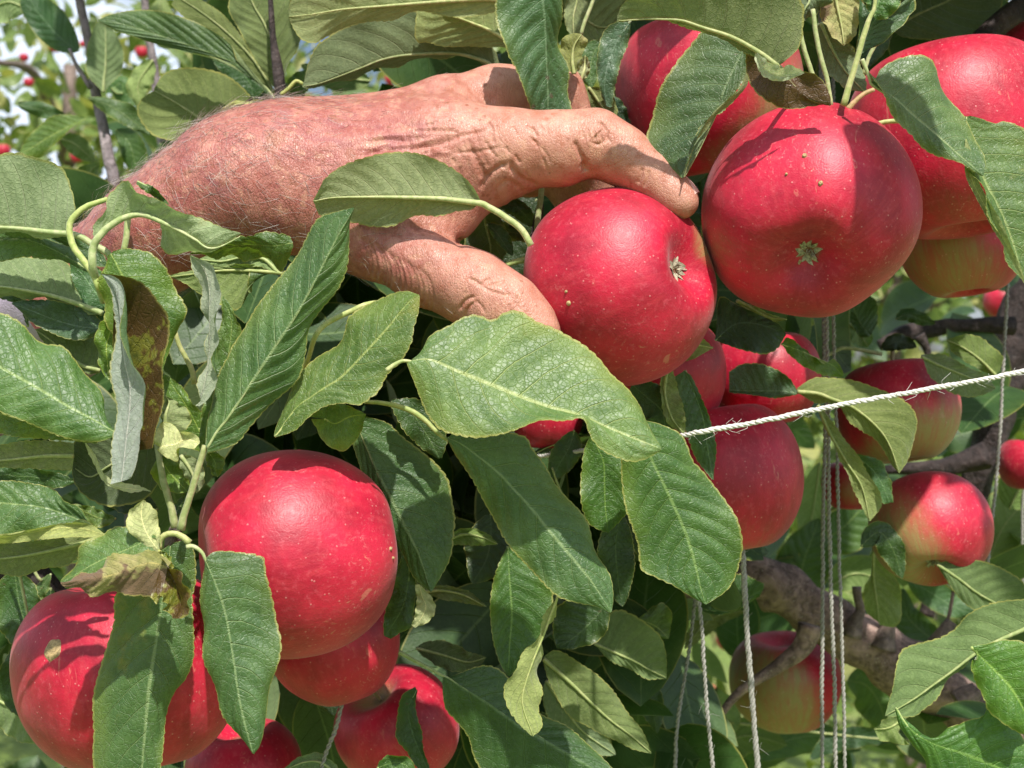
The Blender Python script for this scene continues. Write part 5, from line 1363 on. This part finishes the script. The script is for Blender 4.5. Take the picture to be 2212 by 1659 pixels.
lf("2150,810 2120,780 2080,750 2045,735", "2160,800 2162,770 2130,735 2090,722 2046,733", "2148,812 2100,790 2065,765 2045,738", .68, face='U', tint=(.78, .85, .45), label='olive leaf right of the dark branch fork')
lf("1880,725 1860,700 1845,670 1835,640", "1882,722 1898,690 1893,655 1866,632 1836,638", "1878,728 1855,725 1838,690 1833,645", .72, face='T', tint=(.55, .7, .5))
lf("1835,700 1860,725 1875,750", 26, 26, .74, face='U', tint=(.9, 1.1, .9))
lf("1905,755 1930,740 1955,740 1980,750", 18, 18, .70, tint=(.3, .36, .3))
lf("1935,690 1960,680 1990,690 2020,700", 16, 14, .72, tint=(.55, .7, .7))
lf("1820,690 1805,730 1812,770 1830,790", 30, 30, .76, tint=(.4, .5, .4))
lf("1888,1173 1886,1215 1888,1256 1893,1300 1900,1350", "1882,1163 1882,1223 1868,1273 1872,1319 1902,1349", "1884,1162 1908,1183 1922,1223 1942,1266 1948,1323 1932,1353 1903,1351", .73, face='U', tint=(.82, .92, .62), rr=1.1, label='upright leaf underside behind the pointed spur on the brown branch')
lf("2024,1219 2070,1250 2110,1280 2158,1306 2240,1340", "2024,1216 2075,1208 2125,1213 2175,1233 2212,1263 2242,1338", "2026,1222 2042,1249 2068,1286 2102,1315 2150,1325 2240,1342", .66, face='U', tint=(.62, .74, .5), spot=.15, label='dull leaf underside at right below the purple-red apple')
lf("2240,1345 2212,1359 2158,1383 2112,1408 2058,1449 2015,1480 1975,1509 1912,1546",
   "2240,1300 2212,1294 2142,1303 2092,1326 2062,1359 2025,1379 1958,1399 1938,1433 1928,1489 1918,1523 1912,1545",
   "2240,1350 2212,1368 2140,1398 2105,1420 2062,1466 2025,1499 1995,1529 1975,1545 1942,1544 1913,1547",
   .56, dl=2, dr=1, face='U', tint=(.72, .86, .62), rr=1.0, label='large leaf underside at lower right, left of the bright green one')
lf("2098,1398 2120,1420 2150,1450 2185,1490 2225,1560", "2098,1396 2142,1389 2175,1383 2212,1387 2260,1420 2270,1500 2226,1560", "2108,1400 2112,1413 2100,1439 2108,1466 2122,1496 2135,1533 2168,1563 2212,1585 2226,1562",
   .49, tint=(1.15, 1.4, .65), quilt=.8, bulge=1.5, label='vivid green leaf cut by the right edge near the bottom')
lf("1935,1530 1955,1562 1985,1590 2030,1612 2080,1628 2160,1660 2240,1700", "1936,1529 1948,1556 1975,1579 2022,1603 2058,1572 2092,1556 2118,1549 2150,1520 2200,1570 2245,1690", "1933,1530 1942,1573 1975,1609 1995,1639 2010,1680 2080,1740 2240,1705",
   .50, dl=1, dr=2, tint=(.85, 1.15, .6), bulge=1, label='green leaf in the bottom right corner with a bright rolled edge')
lf("1965,1540 1940,1560 1915,1572 1888,1575", "1968,1535 1950,1560 1940,1590 1965,1610 1900,1600", "1962,1530 1925,1545 1900,1565 1888,1573", .62, face='U', tint=(1.0, 1.1, .7), label='small pale leaf under the thick branch at lower right')
lf("1500,1310 1550,1320 1600,1300 1650,1270", "1497,1305 1530,1325 1580,1325 1640,1290", "1500,1300 1530,1275 1590,1240 1650,1260", .68, tint=(.6, .8, .45))
lf("1660,1220 1720,1250 1740,1200 1770,1120", 60, 60, .92, tint=(.6, .75, .5))
lf("1760,1180 1820,1140 1860,1100 1900,1060", 50, 60, .95, tint=(.75, .9, .6))
lf("1790,1270 1840,1240 1890,1250 1930,1300", 40, 40, .95, face='U', tint=(.8, .95, .6))
lf("1860,1180 1900,1150 1930,1190 1950,1250", 26, 30, .66, tint=(.45, .58, .4))
lf("1960,1250 2010,1280 2060,1310 2110,1330", 34, 30, .88, tint=(.8, 1.0, 1.1))
lf("2040,1400 2000,1370 1960,1330 1950,1270", 40, 30, .90, tint=(.6, .75, .6))
lf("1640,1640 1700,1600 1780,1590 1860,1620", 30, 40, .98, tint=(.65, .8, 1.0), face='T')
lf("1480,1560 1550,1600 1620,1590 1700,1610", 44, 44, .95, face='U', tint=(.65, .75, .5))
lf("1475,1500 1510,1540 1550,1560 1570,1600", 70, 60, .90, face='U', tint=(.8, .95, 1.0), label='large grey-green leaf underside behind the left pair of strings')
lf("1830,1470 1870,1480 1900,1520 1920,1590", 50, 50, .95, tint=(.9, 1.0, .7))
lf("1750,1640 1790,1610 1860,1590 1950,1600", 24, 24, .9, tint=(.5, .65, .9))
lf("1480,1400 1510,1360 1550,1330 1610,1320", 20, 22, .84, face='U', tint=(.85, .85, .6))
lf("2180,1100 2200,1060 2230,1030 2270,1010", 50, 50, .90, face='U', tint=(.75, .9, .45))
lf("2130,1230 2160,1150 2200,1100 2260,1080", 70, 50, .98, face='U', tint=(.6, .7, .5))
lf("2170,900 2200,860 2230,830 2260,800", 50, 50, 1.05, tint=(.5, .65, .4))
lf("1770,1000 1760,1080 1750,1140 1740,1200", 30, 34, .95, face='U', tint=(1.1, 1.2, .9))
lf("1400,1240 1420,1300 1440,1350 1470,1380", 44, 40, .85, tint=(.45, .55, .4))

# upper left, softly out of focus
YP = ytree
lf("600,222 575,190 547,170 513,140 467,120 430,106 383,90 300,63 255,50 213,43", "512,133 493,90 433,53 367,32 300,20 240,30 213,42", "510,144 467,126 400,112 340,94 300,84 250,66 213,45", .66, tint=(.85, .9, .75), face='T', rr=1.0, label='long narrow leaf pointing left in the upper left')
lf("545,330 500,300 460,273 420,248 380,222 333,196", "540,300 533,220 540,207 500,170 450,150 383,147 350,160 333,190", "540,330 483,285 440,300 400,307 333,293 300,250 307,217 332,197", .68, face='U', tint=(.62, .68, .42), rr=1.1, label='broad olive leaf underside above the forearm')
lf("223,200 225,170 228,140 229,100 228,50", "222,198 193,167 183,133 193,83 210,50 226,48", "225,198 247,173 267,133 263,97 240,57 230,48", .84, face='U', tint=(.75, .85, .75), parent=YP, rr=1.1, label='pale pointed leaf standing against the grey stem')
lf("190,212 230,225 265,245 295,268 323,290", "190,210 220,208 250,215 293,233 323,288", "192,216 233,249 283,277 322,292", .82, face='T', tint=(.85, .9, .75), parent=YP, label='slim leaf crossing the grey stem')
lf("183,256 140,278 100,300 70,318 43,332", "182,252 150,248 117,253 80,275 50,310 42,330", "183,258 143,290 110,318 80,340 45,334", .84, face='T', tint=(1.3, 1.25, .75), parent=YP, label='bright leaf left of the grey stem under the sky gap')
lf("605,205 608,160 598,110 583,77 568,45 550,15 530,-30", "600,200 575,165 547,123 520,70 493,20 500,-30", "607,200 623,140 650,83 627,0 600,-30 560,-40", .67, face='U', tint=(.62, .66, .42), rr=1.1, label='broad olive leaf underside at the top above the wrist')
lf("600,215 575,170 540,120 490,70 440,30 380,-10", "598,205 560,130 530,90 480,30 420,-10", "596,215 560,185 520,150 470,110 420,60 370,10", .70, face='U', tint=(.58, .62, .38), label='narrow olive leaf at the top beside the long leaf')
lf("548,215 540,180 510,150 460,130", 30, 40, .74, tint=(.45, .7, .4))
lf("583,222 550,225 510,228 472,252", "583,218 545,215 500,220 472,250", "580,230 545,240 500,262 474,254", .60, face='U', tint=(1.5, 1.3, .8), spot=.15, label='yellowish leaf edge right behind the hairy wrist')
lf("640,215 645,190 655,170 665,150", 24, 20, .70, face='T', tint=(.9, 1.0, .6))
stalk("606,205 625,190 640,175 655,182", [5, 5, 5, 4], .62, (1.1, 1.05, .7))
lf("170,110 140,90 110,60 70,10 60,-40", 34, 44, .88, tint=(.6, .8, .9), parent=YP, label='teal-green soft leaf at the top left corner')
lf("60,20 20,5 -20,20 -60,40", 40, 40, .90, face='U', tint=(.9, 1.05, .9), parent=YP)
lf("330,130 300,180 300,215 296,232", 26, 26, .90, face='U', tint=(.95, 1.1, .75), parent=YP)
lf("296,225 270,200 262,180 230,200", 26, 20, .92, tint=(.8, 1.0, .8), parent=YP)
lf("380,100 360,80 345,40 350,-10", 34, 34, .95, face='U', tint=(1.0, 1.1, .85), parent=YP)
lf("36,225 80,235 120,250 160,270", 18, 16, .90, tint=(.75, .85, .75), parent=YP)
lf("130,300 160,310 190,335 205,350", 22, 22, .92, face='U', tint=(.75, .85, .55), parent=YP)
lf("160,420 180,390 200,365 215,355", 24, 26, .90, face='U', tint=(.85, .95, .6), parent=YP)
lf("250,280 280,310 290,350 295,390", 30, 24, .88, tint=(.75, .9, .65), parent=YP)
lf("215,400 235,400 248,390 250,380", 16, 24, .9, face='U', tint=(1.0, 1.1, .6), parent=YP)
lf("345,310 360,330 370,345 380,370", 40, 30, .80, tint=(.4, .6, .35))
lf("800,175 750,170 700,160 650,140", 30, 30, .80, face='U', tint=(.7, .85, .6))
lf("990,160 930,170 870,175 840,160", 30, 30, .84, tint=(.75, .9, .7), face='U')
lf("1080,110 1060,140 1030,150 1000,140", 18, 16, .80, face='T', tint=(1.1, 1.2, .5))
lf("940,130 960,150 965,175 960,200", 16, 20, .85, tint=(.6, .8, .6))

# above the frame: the leaf whose shade falls down one side of the largest apple
lf("2190,-640 2185,-500 2190,-350 2195,-220 2205,-90", "2190,-645 2100,-590 2093,-450 2093,-300 2096,-180 2200,-88", "2190,-640 2280,-560 2310,-400 2300,-230 2206,-90", .41, teeth=.5, wav=.2)
print(NLEAF)
# ---------------------------------------------------------------- loose foliage behind the near leaves, plus unseen canopy added to shade it
rs = np.random.RandomState(33)
WIN = [(110, 200, 150, 95), (20, 250, 60, 90), (390, 130, 42, 22), (632, 145, 26, 26), (830, 160, 34, 22), (70, 90, 90, 40), (250, 10, 40, 14), (330, 12, 60, 20), (710, 180, 40, 14),
       (1697, 1472, 130, 130), (1942, 888, 100, 100), (2010, 1142, 110, 120), (2210, 1000, 60, 50), (1850, 1400, 120, 60), (1760, 1010, 40, 120), (1700, 1190, 30, 24), (1920, 1000, 20, 30), (2080, 640, 110, 50), (1860, 600, 60, 40), (1930, 620, 70, 40), (1590, 1400, 60, 60), (1800, 1560, 40, 50), (1610, 1300, 30, 25), (1850, 1640, 60, 30),
       (2100, 690, 60, 30), (1830, 560, 60, 60), (30, 1620, 60, 30), (100, 1650, 60, 24)]
def okpt(x, y, grow=0):
    for cx, cy, a, b in WIN:
        if ((x - cx) / (a + grow)) ** 2 + ((y - cy) / (b + grow)) ** 2 < 1: return False
    return True
def cloud(n, dr, xr, yr, grow, avoid=True):
    out = []
    while len(out) < n:
        x, y, d = rs.uniform(*xr), rs.uniform(*yr), rs.uniform(*dr)
        if x < 420 and y < 420 and rs.rand() < .8: continue
        if avoid and not okpt(x, y, grow): continue
        out.append(P(x, y, d))
    return out
pts = cloud(430, (.68, 1.0), (-150, 2360), (-60, 1760), 70) + cloud(330, (.64, .85), (380, 1560), (420, 1700), 40) + cloud(800, (.62, 1.15), (-400, 2600), (-1900, -150), 0, False) + cloud(90, (.54, .62), (1300, 2500), (-900, -200), 0, False) + cloud(13, (.46, .54), (2620, 3200), (-850, -170), 0, False) + cloud(60, (1.2, 2.2), (150, 1000), (-50, 420), 40) + cloud(260, (1.0, 1.5), (400, 2500), (500, 1900), 0, False)  # ranges above the view and off to its right: unseen leaves added for shade
Vc, Fc, Uc = leaf_cloud(len(pts), lambda i: pts[i], lambda i: rs.uniform(.06, .088), rs)
o = link('foliage', make_mesh('foliage', Vc, Fc, uv=Uc, mat=M_FILL), tree, TB, tint=(.62, .74, .6, .1)); o['kind'] = 'stuff'  # dark tint puts the inner shade of the tree into the leaf colour

# ---------------------------------------------------------------- twine
twine('white frayed twine running diagonally across the front at right', "1120,992,140 1172,984,120 1270,972,90 1400,952,30 1478,938,0 1600,914,-4 1750,882,-6 1900,856,-6 2050,830,-4 2212,797,0 2400,758,6", 6.3, .50, M_TWINE, fray=150, pitch=.0062)
VG = 'grey twines hanging straight down'
twine('left one of three close grey strings over the brown branch', "1771,-200 1773,300 1775,694 1779,900 1776,1106 1775,1300 1774,1500 1776,1760", 5.0, .66, M_TWINE_G, plies=2, group=VG, seed=4)
twine('middle one of three close grey strings over the brown branch', "1774,-200 1779,300 1783,694 1785,900 1787,1106 1793,1300 1798,1480 1806,1760", 5.2, .645, M_TWINE_G, plies=2, group=VG, seed=5)
twine('right one of three close grey strings over the brown branch', "1797,-200 1799,300 1800,690 1805,900 1811,1106 1815,1300 1820,1480 1826,1760", 4.6, .65, M_TWINE_G, plies=2, group=VG, seed=6)
twine('thickest grey twine hanging over the pale apple, left of the three strings', "1590,900 1600,1100 1605,1216 1612,1350 1620,1450 1630,1560 1638,1659 1644,1760", 7.2, .585, M_TWINE_G, plies=3, group=VG, fray=40, seed=7, pitch=.008)
twine('thin grey string directly below the tip of the broad veined leaf', "1500,1150 1513,1306 1524,1440 1532,1560 1541,1659 1547,1760", 5.4, .60, M_TWINE_G, plies=2, group=VG, fray=20, seed=8)
twine('faint slanting grey string left of the thin one', "1512,1180 1501,1300 1490,1400 1474,1506 1462,1600 1456,1760", 4.6, .66, M_TWINE_G, plies=2, group=VG, seed=9)
twine('grey string hanging before the dark limb at right', "2190,-200 2180,400 2172,690 2166,800 2158,930 2147,1080 2140,1150 2134,1214", 4.4, .74, M_TWINE_G, plies=2, group=VG, seed=10)
twine('short end of string on the right edge of the view', "2212,1050 2208,1120 2207,1200 2209,1270", 3.6, .9, M_TWINE_G, plies=2, group=VG, seed=12)
twine('grey string at the bottom between the two lower red apples', "760,1440 738,1520 725,1575 708,1620 694,1665 680,1740", 5.4, .56, M_TWINE_G, plies=2, group=VG, seed=13)
